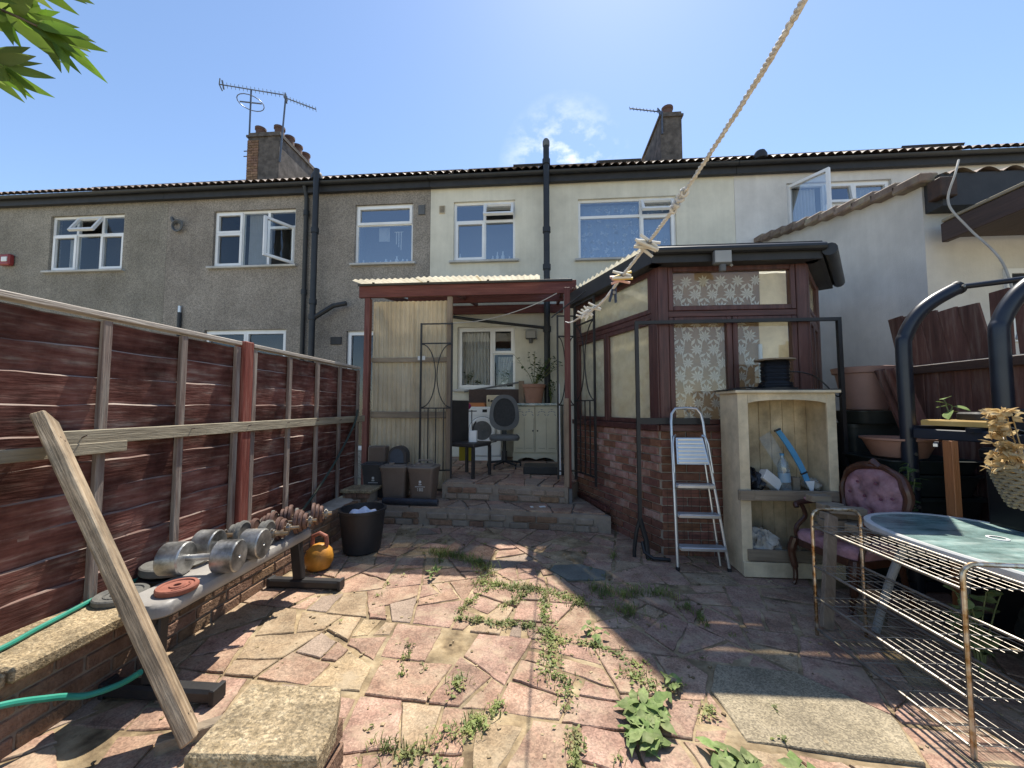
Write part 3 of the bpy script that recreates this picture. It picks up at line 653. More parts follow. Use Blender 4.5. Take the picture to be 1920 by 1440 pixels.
window(hC, *D_, [(0, .5, .68, 1, 'fix', 0), (.5, 1, .68, 1, 'top', 33), (0, .5, 0, .68, 'sash', 0), (.5, 1, 0, .68, 'fix', 0)], room='room_mid')
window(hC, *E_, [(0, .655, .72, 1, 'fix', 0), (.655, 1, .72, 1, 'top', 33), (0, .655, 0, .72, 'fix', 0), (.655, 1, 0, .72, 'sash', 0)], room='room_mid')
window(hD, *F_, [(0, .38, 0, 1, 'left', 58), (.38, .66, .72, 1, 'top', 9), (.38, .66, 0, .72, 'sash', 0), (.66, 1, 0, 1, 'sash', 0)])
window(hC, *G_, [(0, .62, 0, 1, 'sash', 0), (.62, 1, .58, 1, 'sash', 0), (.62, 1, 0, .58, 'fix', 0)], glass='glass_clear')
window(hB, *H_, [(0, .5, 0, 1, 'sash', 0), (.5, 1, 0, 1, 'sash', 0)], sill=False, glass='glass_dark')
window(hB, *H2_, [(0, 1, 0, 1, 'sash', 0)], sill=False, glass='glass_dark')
# render joints / party lines, vents, cables on walls
def fix_part(h, name, m, mat): return m.build(name, mat, h)
fix_part(hB, 'air_vent', MB().box((-2.34, W-.01, 5.20), (.13, .03, .19), None, .004), 'grey_plastic')
v = fix_part(hC, 'air_vent', MB().box((-1.93, W-.01, 5.19), (.11, .02, .16), None, .004), 'cream_paint')
for k in range(5): MB().bx(-1.97+.02*k-.004, -1.97+.02*k+.004, W-.026, W-.018, 5.125, 5.255).build('vent_slot', 'fascia_black', v)
fix_part(hB, 'air_vent', MB().box((-4.02, W-.01, 2.63), (.22, .03, .15), None, .004), 'fascia_black')
o = MB(); o.box((-11.33, W-.05, 4.45), (.26, .10, .24), None, .03); al = o.build('alarm_box', 'alarm_red'); tag(al, 'dark red alarm box on the buff house wall', 'alarm')
MB().box((-11.30, W-.105, 4.45), (.13, .02, .10), None, .008).build('front_plate', 'white_plastic', al)
o = MB()
for k in range(3): o.tube(arc((-7.48+.02*k, W-.03-.02*k, 5.05), .08+.02*k, 0, 360, 16, 0)[:-1], .012, 6, closed=True)
o.tube([(-7.62, W-.02, 5.25), (-7.58, W-.04, 5.16), (-7.50, W-.03, 5.12)], .03, 8)
tag(o.build('cable_coil', 'grey_plastic'), 'grey coil of cable fixed high on the pebbledash wall', 'cable')
# downpipes and soil pipe
def pipe(pts, r, label, name='drainpipe', mat='gutter_black', cols=(), top=None):
    m = MB(); m.tube(pts, r, 12); p = thing(name, label, 'pipe', pts[0]); m.build('pipe', mat, p)
    for c in cols: MB().tube([(c[0], c[1], c[2]-.05), (c[0], c[1], c[2]+.05)], r*1.3, 12).build('collar', mat, p)
    return p
pipe([(-4.68, W-.06, 0), (-4.68, W-.06, 5.5), (-4.68, W-.14, 5.72)], .042, 'thin black rainwater downpipe on the grey pebbledash wall', cols=[(-4.68, W-.06, z) for z in (1.8, 3.6, 5.2)])
p2 = pipe([(-4.375, 6.96, 0), (-4.375, 6.96, 5.98)], .056, 'thick black soil pipe beside the thin downpipe on the grey wall', cols=[(-4.375, 6.96, z) for z in (1.9, 3.35, 4.75, 3.05)])
MB().tube([(-4.375, 6.96, 3.02), (-4.0, 7.02, 3.28), (-3.75, 7.04, 3.33)], .045, 10).build('branch_pipe', 'gutter_black', p2)
p3 = pipe([(.10, 6.96, .41), (.10, 6.96, 6.22)], .058, 'tall black soil pipe up the cream house wall past the eaves', cols=[(.10, 6.96, z) for z in (2.75, 4.6, 5.9, 3.9)])
MB().lathe([(.062, 0), (.066, .02), (.066, .10), (.045, .14)], (.10, 6.96, 6.20), 12).build('vent_cowl', 'grey_plastic', p3)
MB().tube([(-1.75, 7.1, 3.05), (-1.0, 7.06, 2.93), (.06, 6.98, 2.78)], .028, 8).build('waste_pipe', 'gutter_black', p3)
o = MB().tube([(-7.32, W-.04, .3), (-7.32, W-.04, 3.25)], .035, 8).build('waste_pipe', 'gutter_black'); tag(o, 'short thin black pipe with pale top on the pebbledash wall above the fence', 'pipe')
MB().tube([(-7.32, W-.04, 3.251), (-7.32, W-.04, 3.38)], .030, 8).build('pipe_top', 'aluminium', o)
# chimneys
def chimney(h, x0, x1, zt, y0, y1, bricks, pots):
    c = MB(); bw = .02
    c.bx(x0, x1, y0, y1, 7.0, zt-.12); c.bx(x0-.04, x1+.04, y0-.04, y1+.04, zt-.118, zt-.06); c.bx(x0, x1, y0, y1, zt-.058, zt+.02)
    o = c.build('chimney', 'chimney_render', h, smooth=0)
    if bricks:
        for r in range(15):
            xx = x0-.012; n = 2
            for k in range(n):
                w = .2 if (r+k) % 2 else .13
                MB().bx(xx, xx+w-.012, y0-.016, y0+.03, 7.55+r*.075, 7.55+r*.075+.063).build('brick', 'brick_brown', o); xx += w
    for px_, py_ in pots:
        MB().lathe([(.13, 0), (.12, .22), (.145, .24), (.145, .30), (.10, .30), (.09, .1)], (px_, py_, zt), 14, cap=False).build('chimney_pot', 'chimney_pot', o)
    return o
chimney(hA, -8.05, -7.14, 8.87, 9.62, 11.55, True, [(-7.88, 9.85), (-7.32, 9.85), (-7.3, 10.25), (-7.3, 10.62), (-7.3, 11.0), (-7.85, 10.4)])
chimney(hC, 3.03, 3.55, 8.78, 9.62, 11.5, False, [(3.28, 9.85)])
# little hog's-back bumps and vents on the roofs
for x, lab in ((-4.40, None), (3.95, None)):
    MB().lathe([(.11, 0), (.11, .08), (.08, .14), (0.01, .17)], (x, 7.02, 5.80), 12).build('eaves_cap', 'fascia_black', hB if x < 0 else hD)
for x, w, h in ((-.2, .7, hC), (1.55, .8, hC), (7.4, .7, hD)):
    MB().bar((x-w/2, 7.62, 6.285), (x+w/2, 7.62, 6.285), .5, .05, up=(0, -.54, .84)).build('rooflight', 'fascia_black', h)
# aerials
def yagi(name, label, foot, top, boom0, boom1, n, el, extra=None):
    t = thing(name, label, 'aerial', foot); MB().tube([foot, top], .022, 8).build('mast', 'aerial', t)
    b0, b1 = V(boom0), V(boom1); MB().tube([b0, b1], .016, 6).build('boom', 'aerial', t); d = (b1-b0); m = MB()
    perp = V((d.y, -d.x, 0)).normalized()*.3+V((0, 0, .9)); perp.normalize()
    for i in range(n): c = b0+d*((i+1)/n); m.tube([c-perp*el, c+perp*el], .007, 5)
    m.build('elements', 'aerial', t); r = MB()
    for s in (-1, 1): r.tube([b0, b0-d.normalized()*-.06+perp*el*2.2*s], .016, 5)
    for s in (-1, 1): r.tube([b0+d*.06+perp*el*1.6*s, b0+d*.06], .022, 5)
    r.build('reflector', 'aerial', t); return t
ya = yagi('television_aerial', 'long television aerial with a loop below it on the left chimney mast', (-8.11, 9.72, 8.2), (-8.11, 9.72, 10.22), (-9.08, 9.72, 10.46), (-7.15, 9.72, 10.02), 16, .07)
m = MB(); m.tube([(-8.11+.32*math.cos(R(a_)), 9.72+.32*math.sin(R(a_)), 9.85) for a_ in range(0, 360, 20)], .012, 6, closed=True)
m.tube([(-8.43, 9.72, 9.91), (-7.79, 9.72, 9.80)], .02, 6); m.build('loop', 'aerial', ya)
m = MB()
for z in (8.25, 8.4): m.tube([(-8.2, 9.66, z), (-8.0, 9.66, z)], .014, 5)
m.build('bracket', 'aerial', ya)
yagi('television_aerial', 'second television aerial sloping down to the right above the left chimney', (-7.10, 9.60, 8.0), (-6.98, 9.58, 9.78), (-7.02, 9.58, 9.82), (-6.1, 9.58, 9.42), 10, .06)
yagi('television_aerial', 'small television aerial pointing left from the right chimney', (3.06, 9.58, 8.2), (3.06, 9.58, 8.80), (3.02, 9.55, 8.76), (2.2, 9.3, 8.70), 9, .06)

# curtains inside the windows
def curtain(x0, x1, z0, z1, y, label, mat='net_curtain', waves=14, amp=.018, gather=0):
    m = MB()
    def fn(u, v):
        g = 1-gather*(1-v)**.7; x = x0+(x1-x0)*u*g
        return (x, y+amp*math.sin(u*waves*2*math.pi+v), z0+(z1-z0)*v)
    m.grid(fn, waves*6, 8); o = m.build('curtain', mat, smooth=60); tag(o, label, 'curtain'); return o
curtain(-6.05, -5.55, 4.2, 5.33, 7.36, 'pale net curtain in the middle of the window with the open white casement')
curtain(4.52, 5.1, 4.1, 5.4, 7.38, 'net curtain behind the open casement of the off-white house', waves=10)
curtain(5.68, 6.24, 4.1, 5.4, 7.38, 'net curtain in the right-hand light of the off-white house window', waves=10)
curtain(-1.58, -1.0, 1.7, 2.84, 7.36, 'sheer gathered curtain at the left of the kitchen window', waves=9, gather=.0)
curtain(-.84, -.52, 1.7, 2.3, 7.36, 'small tied curtain at the right of the kitchen window', waves=6, gather=.5)
curtain(-10.2, -9.95, 4.24, 4.95, 7.40, 'faint net curtain inside the far left upstairs window', waves=5)

def flower(m, x, z, r, put, n=8, rot=0):
    for k in range(n):
        a_ = rot+2*math.pi*k/n; b_ = math.pi/n*.8
        m.add([put(x, z), put(x+r*.55*math.cos(a_-b_), z+r*.55*math.sin(a_-b_)), put(x+r*math.cos(a_), z+r*math.sin(a_)), put(x+r*.55*math.cos(a_+b_), z+r*.55*math.sin(a_+b_))], [(0, 1, 2, 3)])
lb = curtain(.74, 2.48, 4.15, 5.26, 7.42, 'blue floral lace curtain filling the wide upstairs window of the cream house', 'net_blue', waves=12, amp=.01)
m = MB()
for i in range(11):
    for j in range(7):
        x, z = .82+.155*i+U(-.03, .03), 4.22+.155*j+U(-.03, .03)
        if j > 3 and random.random() < .45: continue
        if j < 3: x += U(-.02, .02)
        for s in (0, 1, 2): flower(m, x+U(-.03, .03), z+U(-.03, .03), .045, lambda a_, b_: (a_, 7.395, b_), 3, U(0, 6)) if random.random() < .7 else None
m.build('flower_print', 'lace_blue', lb, smooth=0)
# bottles and bits on the upstairs sills
def lathe_obj(name, prof, c, mat, label, cat, n=16, group=None):
    o = MB().lathe(prof, c, n).build(name, mat); tag(o, label, cat, group); return o
random.seed(9)
for i in range(9):
    x = -3.58+.115*i+U(-.02, .02); h = U(.09, .2); r = U(.025, .045)
    lathe_obj('bottle', [(r, 0), (r, h*.6), (r*.5, h*.75), (r*.45, h)], (x, 7.36, 4.161), 'white_plastic', 'small pale bottle on the sill of the single-pane upstairs window', 'bottle', 10, 'toiletries on the grey house bathroom sill')
for i, x in enumerate((-1.6, -1.52, -.95, -.86, -.75, -.62)):
    h = U(.12, .24); r = U(.022, .04)
    lathe_obj('bottle', [(r, 0), (r, h*.6), (r*.5, h*.75), (r*.45, h)], (x, 7.36, 4.156), 'white_plastic', 'small pale bottle on the sill of the two-light upstairs window', 'bottle', 10, 'toiletries on the cream house bathroom sill')
m = MB(); m.box((-3.18, 7.42, 4.83), (.22, .01, .28)); 
o = m.build('hanging_cloth', 'net_curtain'); tag(o, 'small cloth hanging inside the single-pane upstairs window', 'cloth')
m = MB()
for k in range(3): m.tube([(-2.92+.05*k, 7.40, 4.62-.06*k), (-2.92+.05*k, 7.40, 4.86)], .01, 5)
m.tube([(-2.96, 7.40, 4.87), (-2.78, 7.40, 4.87)], .008, 5); o = m.build('wind_chime', 'white_plastic'); tag(o, 'white hanging chime inside the single-pane upstairs window', 'ornament')
# ---------------------------------------------------------------- lean-to
random.seed(12)
lt = thing('lean_to', 'red timber lean-to with corrugated plastic roof on the cream house', 'lean-to', (-1.0, 5.0, .2))
MB().box((-1.0, 4.95, 2.895), (2.90, .05, .175), None, .004).build('front_beam', 'red_beam', lt)
MB().box((-1.0, 7.12, 3.17), (2.8, .06, .16), None, .004).build('wall_plate', 'red_beam', lt)
MB().box((-.9, 6.0, 3.06), (2.5, .05, .12), None, .004).build('purlin', 'red_beam', lt)
for x in (-2.36, -1.22, .30): MB().bar((x, 4.98, 2.93), (x, 7.1, 3.28), .05, .09, bev=.003).build('rafter', 'red_beam', lt)
MB().box((-2.33, 4.96, 1.50), (.075, .075, 2.6), None, .004).build('post', 'red_post', lt)
MB().box((-1.215, 4.98, 1.56), (.065, .06, 2.5), None, .004).build('post', 'timber_z', lt)
pp = MB().box((.315, 4.72, 1.55), (.07, .07, 2.52), None, .004).build('post', 'red_post', lt)
MB().box((.315, 4.70, .285), (.078, .09, .17), None, .004).build('post_shoe', 'grey_plastic', pp)
MB().box((.29, 4.66, .92), (.06, .06, 1.05), None, .004).build('post_repair', 'timber_z', pp)
def wavy(x0, x1, per, amp, fn, nv, k=8):
    n = int((x1-x0)/per*k)
    return MB().grid(lambda u, v: fn(x0+(x1-x0)*u, v, amp*math.sin(2*math.pi*(x0+(x1-x0)*u)/per)), n, nv)
for x0, x1, dz in ((-2.46, -1.60, 0), (-1.63, -.80, .012), (-.83, -.02, .0)):
    wavy(x0, x1, .076, .009, lambda x, v, w: (x, 4.74+2.42*v, 2.992+dz+.36*v+w), 6).build('roof_sheet', 'roof_sheet', lt, smooth=80)
for x0, x1, dy in ((-2.30, -1.72, 0), (-1.74, -1.20, .012)):
    wavy(x0, x1, .064, .012, lambda x, v, w: (x, 5.05+dy+w, .26+2.52*v), 6).build('screen_sheet', 'clear_sheet', lt, smooth=80)
MB().bar((-2.22, 5.115, 2.78), (-1.42, 5.115, 1.0), .05, .07).build('shadow_bar', 'timber_x', lt)  # timber added behind the screen to throw a diagonal shadow onto it
MB().box((-1.77, 5.018, 1.97), (1.05, .03, .06), None, .003).build('screen_rail', 'timber_x', lt)
MB().box((-1.77, 5.015, 1.235), (1.08, .035, .085), None, .003).build('screen_rail', 'timber_x', lt)
o = MB().box((-1.60, 4.995, 1.99), (.10, .006, .055)).build('paper_tag', 'paper'); tag(o, 'small white card stuck on the upper rail of the plastic screen', 'card')
MB().box((-1.03, 4.912, 2.975), (2.86, .02, .03), None, .003).build('edge_strip', 'fascia_black', lt)
# metal brackets under the beam
for x in (-2.25, -1.5, -.7, .1): MB().box((x, 4.922, 2.985), (.03, .012, .05)).build('bracket', 'fascia_black', lt)

# ---------------------------------------------------------------- iron gate leaves
def iron_leaf(name, label, p0, p1, z0, z1, group='ornamental iron gate leaves'):
    p0, p1 = V((*p0, 0)), V((*p1, 0)); d = p1-p0; w = d.length; d.normalize()
    t = thing(name, label, 'gate', (p0.x, p0.y, z0), math.atan2(d.y, d.x), group); h = z1-z0
    f = MB()
    for x in (0, w): f.box((x, 0, h/2), (.022, .022, h))
    for z in (h-.011, h-.27, h*.445, .10): f.box((w/2, 0, z), (w-.024, .018, .016))
    f.build('frame', 'iron', t, local=True)
    zc, rr = (h-.27+h*.445)/2, (h-.27-h*.445)/2-.01
    for s in (-1, 1):
        c = MB(); pts = [(w/2+s*(w/2-.012)-s*(w/2-.022)*math.cos(R(a_)), 0, zc+rr*math.sin(R(a_))) for a_ in range(-90, 91, 10)]
        c.tube(pts, .007, 6); c.build('scroll_arc', 'iron', t, local=True)
    n = 3
    for i in range(n):
        MB().box((w*(i+1)/(n+1), 0, (h*.445+.10)/2), (.012, .012, h*.445-.115)).build('baluster', 'iron', t, local=True)
    return t
iron_leaf('iron_gate', 'ornamental iron gate leaf with two arcs in front of the plastic screen', (-1.575, 4.90), (-1.165, 4.90), .43, 2.44)
iron_leaf('iron_gate', 'ornamental iron gate leaf standing open along the conservatory side', (.42, 4.84), (.60, 4.42), .45, 2.62)
iron_leaf('iron_gate', 'narrow iron gate leaf folded beside the lean-to right post', (.20, 4.84), (.41, 4.86), .45, 2.5)
o = MB().bar((.12, 4.62, 2.42), (.50, 4.35, 2.66), .012, .012).build('iron_stay', 'iron'); tag(o, 'thin diagonal iron stay beside the conservatory eaves', 'rod')
o = MB().bar((.47, 5.0, .245), (.70, 4.26, .245), .06, .05, bev=.006).build('timber_threshold', 'mahogany'); tag(o, 'dark timber threshold along the foot of the conservatory side', 'timber')
# black pipe-frame gate in front of the conservatory
fr = thing('pipe_gate', 'tall black iron pipe frame standing in front of the conservatory', 'gate', (.875, 3.60, 0))
MB().bar((.875, 3.60, .30), (.875, 3.60, 2.13), .032, .032).build('upright', 'iron', fr)
MB().bar((2.64, 3.60, .0), (2.635, 3.60, 2.14), .032, .032).build('upright', 'iron', fr)
MB().bar((.86, 3.60, 2.12), (2.65, 3.60, 2.125), .03, .03).build('top_rail', 'iron', fr)
MB().bar((.89, 3.60, 1.215), (1.50, 3.60, 1.215), .03, .055).build('lower_rail', 'iron', fr)
MB().tube([(.875, 3.60, .34), (.84, 3.60, .22), (.82, 3.60, .06), (.82, 3.60, .0)], .017, 8).build('foot', 'iron', fr)
MB().tube([(.875, 3.60, .34), (.92, 3.58, .16), (.93, 3.55, .0)], .022, 8).build('foot', 'iron', fr)
MB().tube([(.89, 3.60, .14), (.90, 3.56, .06), (.96, 3.50, .03), (1.10, 3.50, .025)], .016, 8).build('foot', 'iron', fr)

# ---------------------------------------------------------------- conservatory
cs = thing('conservatory', 'dark red timber conservatory on a red brick base with floral curtains', 'conservatory', (1.6, 4.6, 0))
PA, PB, PC, PD = V((.43, 5.13, 0)), V((1.09, 3.66, 0)), V((2.42, 3.66, 0)), V((3.05, 4.45, 0))
def facet_m(a, b):
    d = (b-a).normalized(); n = V((-d.y, d.x, 0))   # n points inside when walking left to right seen from outside
    return Matrix(((d.x, n.x, 0, a.x), (d.y, n.y, 0, a.y), (0, 0, 1, 0), (0, 0, 0, 1))), (b-a).length
def brick_wall(parent, M, ln, z0, z1, mat, skip=0):
    MB(M).bx(.0, ln, .012, .10, z0-.03, z1).build('mortar_core', 'mortar', parent, smooth=0)
    r = 0; z = z0; src = {}
    while z+.065 < z1+.02:
        s = -.112 if r % 2 else 0.
        while s < ln:
            a_, b_ = max(s, 0), min(s+.225, ln); w = b_-a_-.011
            if w > .03:
                k = mat(s, z)
                o = MB(M).box(((a_+b_)/2, .045+U(-.002, .002), z+.0325), (w, .10, .064), None, .004).build('brick', k, parent)
            s += .225
        z += .075; r += 1
M1, L1 = facet_m(PA, PB); M2, L2 = facet_m(PB, PC); M3, L3 = facet_m(PC, PD)
def bmat(s, z):
    f = math.exp(-((s-.95)/.5)**2-((z-.85)/.38)**2)*.9
    return 'brick_pale' if random.random() < f else 'brick_red'
brick_wall(cs, M1, L1-.002, 0, 1.12, bmat); brick_wall(cs, M2, L2, 0, 1.12, lambda s, z: 'brick_red')
MB(M3).bx(0, L3, .0, .1, -.02, 1.12).build('brick_core', 'brick_red', cs, smooth=0)
Z0, ZS, ZM, ZT = 1.12, 1.18, 2.21, 2.66
def frame_ring(M, s0, s1, z0, z1, t, y0, y1, mat, parent, name='window_frame'):
    m = MB(M); m.bx(s0, s0+t, y0, y1, z0, z1, .004); m.bx(s1-t, s1, y0, y1, z0, z1, .004); m.bx(s0+t+.001, s1-t-.001, y0, y1, z0, z0+t, .004); m.bx(s0+t+.001, s1-t-.001, y0, y1, z1-t, z1, .004)
    return m.build(name, mat, parent)
def facet(M, ln, splits, glass, posts=(True, True), pw=.10):
    MB(M).bx(-.01, ln+.01, -.035, .10, Z0, ZS, .006).build('sill_beam', 'mahogany_x', cs)
    MB(M).bx(0, ln, .0, .09, ZM-.028, ZM+.028, .004).build('transom', 'mahogany_x', cs)
    MB(M).bx(0, ln, .0, .09, ZT, ZT+.06, .004).build('head_beam', 'mahogany_x', cs)
    for i, s in enumerate((0, ln)):
        if posts[i]: MB(M).bx(s-pw/2+(pw/2 if i == 0 else -pw/2), s+pw/2+(pw/2 if i == 0 else -pw/2), -.012, .095, ZS, ZT, .006).build('corner_post', 'mahogany', cs)
    e = [pw]+[pw+(ln-2*pw)*k for k in splits]+[ln-pw]
    for i in range(len(e)-1):
        w = frame_ring(M, e[i]+.003, e[i+1]-.003, ZS+.003, ZM-.031, .045, -.004, .06, 'mahogany', cs)
        MB(M).bx(e[i]+.04, e[i+1]-.04, .025, .031, ZS+.04, ZM-.07).build('pane', glass, w, smooth=0)
    w = frame_ring(M, pw+.003, ln-pw-.003, ZM+.031, ZT-.003, .045, -.004, .06, 'mahogany', cs)
    MB(M).bx(pw+.04, ln-pw-.04, .025, .031, ZM+.07, ZT-.04).build('pane', glass, w, smooth=0)
facet(M1, L1, (.46,), 'glass_milky', pw=.09); facet(M2, L2, (.5,), 'glass_clear', pw=.095); facet(M3, L3, (.5,), 'glass_milky', pw=.10)
# solid return wall to the house (behind the lean-to post)
mb = MB(); mb.bx(.43, .50, 5.14, 7.19, .0, 2.75); mb.build('return_wall', 'cream_render', cs, smooth=0)
mb = MB(); mb.bx(3.0, 3.07, 4.46, 7.19, .0, 2.75); mb.build('return_wall', 'white_render', cs, smooth=0)
# fascia, gutter and roof
def off(p, q, r, d):
    a_ = (q-p).normalized(); b_ = (r-q).normalized(); n1 = V((a_.y, -a_.x, 0)); n2 = V((b_.y, -b_.x, 0)); k = (n1+n2).normalized()
    return q+k*(d/max(.3, k.dot(n1)))
ov = .13
d1 = (PB-PA).normalized(); d3 = (PD-PC).normalized()
QA = PA+V((d1.y, -d1.x, 0))*ov; QB = off(PA, PB, PC, ov); QC = off(PB, PC, PD, ov); QD = PD+V((d3.y, -d3.x, 0))*ov+d3*.12
for a_, b_ in ((QA, QB), (QB, QC), (QC, QD)):
    Mx, Lx = facet_m(a_, b_); MB(Mx).bx(.002, Lx-.002, .0, .03, 2.655, 2.815).build('fascia', 'fascia_black', cs, smooth=0)
    MB(Mx).bx(.0, Lx, .031, .125, 2.655, 2.67).build('soffit', 'fascia_black', cs, smooth=0)
Mx, Lx = facet_m(QC, QD); g_ = MB(Mx); g_.tube([(-.02, -.05, 2.72), (Lx+.03, -.05, 2.72)], .055, 12); g_.build('gutter', 'gutter_black', cs)
Mx, Lx = facet_m(QB, QC); g_ = MB(Mx); g_.tube([(-.0, -.03, 2.755), (Lx+.0, -.03, 2.755)], .035, 10); g_.build('gutter', 'gutter_black', cs)
rf = MB()
top = [V((.5, 7.1, 3.45)), V((1.2, 6.2, 3.40)), V((2.3, 6.2, 3.40)), V((3.0, 7.1, 3.45))]; bot = [V((*q.xy, 2.80)) for q in (QA, QB, QC, QD)]
def roof_facet(b0, b1, t0, t1, name):
    Ld = (b1-b0).length; n = int(Ld/.09)*8; ex = ((b0+b1)/2-(t0+t1)/2); ex.z = 0; ex = ex.normalized()*(.06 if b0 == bot[0] and b1 == bot[1] else -.03)
    def fn(u, v):
        p = (b0+(b1-b0)*u+ex)*(1-v)+(t0+(t1-t0)*u)*v; p = p.copy(); p.z += (.03*(1-v) if b0 == bot[0] and b1 == bot[1] else 0)+.016*math.sin(u*n/8*2*math.pi)*(1-v*.5); return p
    MB().grid(fn, n, 6).build(name, 'cons_roof', cs, smooth=80)
for i in range(3): roof_facet(bot[i], bot[i+1], top[i], top[i+1], 'roof_sheet')
roof_facet(V((.40, 7.1, 2.82)), bot[0], top[0]+V((0, .01, 0)), top[0], 'roof_sheet')
MB().add([tuple(p) for p in top], [(0, 1, 2, 3)]).build('roof_flat', 'cons_roof', cs)
# floor inside, so that light is bounced
MB().add([(.6, 5.1, .42), (1.15, 3.8, .42), (2.4, 3.8, .42), (3.0, 4.5, .42), (3.0, 7.1, .42), (.6, 7.1, .42)], [(0, 1, 2, 3, 4, 5)]).build('floor', 'cream_render', cs)
# curtains with flower print (real appliqué shapes)
def lace(M, s0, s1, z0, z1, label, sheet='curtain_beige', prn=True, y=.11, sc_=1.18, seed=1, name='curtain'):
    rs = random.Random(seed); m = MB(M)
    def wv(s, z): return y+.006*math.sin(s*26)+.003*math.sin(z*5+s*9)
    m.grid(lambda u, v: (s0+(s1-s0)*u, wv(s0+(s1-s0)*u, z0+(z1-z0)*v), z0+(z1-z0)*v), 24, 12)
    o = m.build(name, sheet, smooth=60); tag(o, label, 'curtain')
    if prn:
        p = MB(M); put = lambda s, z: (s, wv(s, z)-.012, z); st = .135*sc_
        j = 0; z = z0+.05
        while z < z1-.03:
            s = s0+.04+(st*.5 if j % 2 else 0)
            while s < s1-.02:
                r = .052*sc_*rs.uniform(.85, 1.1); flower(p, s, z, r, put, 9, rs.uniform(0, 6))
                # stem and leaves
                pts = [(s+(.2+.8*k/5)*st*.62*(1 if j % 2 else -1)*.5, z-.02-st*.72*k/5+.03*math.sin(k)) for k in range(6)]
                for k in range(5):
                    (a1, b1), (a2, b2) = pts[k], pts[k+1]
                    if s0 < a1 < s1 and s0 < a2 < s1 and b2 > z0: p.add([put(a1-.004, b1), put(a1+.004, b1), put(a2+.004, b2), put(a2-.004, b2)], [(0, 1, 2, 3)])
                for sg in (-1, 1):
                    cx, cz, a_ = s+sg*st*.32, z-st*.35, sg*.8+rs.uniform(-.3, .3)
                    if s0+.02 < cx < s1-.02 and cz > z0+.02:
                        l_ = .034*sc_; w_ = .012*sc_; dx, dz = math.sin(a_), math.cos(a_)
                        p.add([put(cx-dx*l_, cz-dz*l_), put(cx+dz*w_, cz-dx*w_), put(cx+dx*l_, cz+dz*l_), put(cx-dz*w_, cz+dx*w_)], [(0, 1, 2, 3)])
                s += st
            z += st*.8; j += 1
        p.build('flower_print', 'lace_print', o, smooth=0)
    return o
lace(M2, .10, .66, 1.20, 2.19, 'beige floral lace curtain in the left lower front conservatory window', seed=1)
lace(M2, .665, .96, 1.20, 2.19, 'beige floral lace curtain half drawn in the right lower front conservatory window', seed=2)
lace(M2, .10, .98, 2.24, 2.65, 'beige floral lace curtain across the upper front conservatory window', seed=3)
lace(M2, .965, 1.24, 1.20, 2.62, 'plain yellowed blind at the right front corner of the conservatory', 'blind_yellow', False, y=.14, seed=4)
lace(M1, .09, .66, 1.20, 2.19, 'pale floral lace curtain in the far side conservatory window', 'net_curtain', True, seed=5)
lace(M1, .67, 1.52, 1.20, 2.19, 'plain yellowed blind in the near side conservatory window', 'blind_yellow', False, seed=6)
lace(M1, .09, 1.52, 2.26, 2.62, 'pale faded lace in the upper side conservatory window', 'net_curtain', True, seed=7)
o = MB(M2).bx(.93, .96, .06, .09, 1.55, 1.93, .01).build('window_stay', 'white_plastic'); tag(o, 'narrow white fitting inside the right front conservatory window', 'fitting')
# flood lamps
def flood(loc, yaw, label, s=1.0):
    t = thing('flood_lamp', label, 'lamp', loc, yaw)
    MB().box((0, -.03, 0), (.155*s, .05*s, .125*s), None, .01).build('lamp_body', 'lamp_body', t, local=True)
    MB().box((0, -.03-.027*s, .005), (.14*s, .006, .105*s), None, .002).build('lamp_glass', 'lamp_grey', t, local=True)
    MB().lathe([(.028*s, 0), (.03*s, -.03*s), (.026*s, -.06*s)], (0, -.035, -.065*s), 12).build('sensor', 'lamp_body', t, local=True)
    MB().bar((.07*s, 0, -.03*s), (.09*s, -.02, -.07*s), .015, .02).build('bracket', 'lamp_grey', t, local=True)
    MB().tube([(-.11*s, -.03, .075*s), (0, -.035, .08*s), (.09*s, -.03, .075*s)], .004, 5).build('guard_wire', 'wire_steel', t, local=True)
    return t
flood((1.60, 3.51, 2.665), 0, 'square sensor flood lamp on the front fascia of the conservatory')
flood((-.20, 7.16, 2.68), .0, 'square sensor flood lamp on the cream wall beside the soil pipe', 1.25)
# ---------------------------------------------------------------- weight bench and weights on the left
random.seed(31)
def rrect(cx, cy, w, l, r, n=5):
    pts = []
    for sx, sy, a0 in ((1, 1, 0), (-1, 1, 90), (-1, -1, 180), (1, -1, 270)):
        for k in range(n+1): a_ = R(a0+90*k/n); pts.append((cx+sx*(w/2-r)+r*math.cos(a_), cy+sy*(l/2-r)+r*math.sin(a_)))
    return pts
bn = thing('weight_bench', 'grey padded weight bench with black steel T-feet along the brick wall', 'bench', (-1.74, 2.25, 0))
pad = MB(); o_ = rrect(-1.83, 2.24, .25, 1.18, .07)
n = len(o_)
def ringz(poly, z, sc_):
    cx = sum(p[0] for p in poly)/len(poly); cy = sum(p[1] for p in poly)/len(poly)
    return [(cx+(p[0]-cx)*(1-sc_/.15), cy+(p[1]-cy)*(1-sc_/.65), z) for p in poly]
vs_ = ringz(o_, .385, .012)+ringz(o_, .395, 0)+ringz(o_, .43, 0)+ringz(o_, .447, .010)+ringz(o_, .452, .03)
fs_ = [(k*n+i, k*n+(i+1) % n, (k+1)*n+(i+1) % n, (k+1)*n+i) for k in range(4) for i in range(n)]+[tuple(range(n))[::-1], tuple(range(4*n, 5*n))]
pad.add(vs_, fs_); pad.build('pad', 'bench_vinyl', bn, smooth=45)
MB().bx(-1.85, -1.79, 1.70, 2.84, .335, .383, .004).build('rail', 'iron', bn)
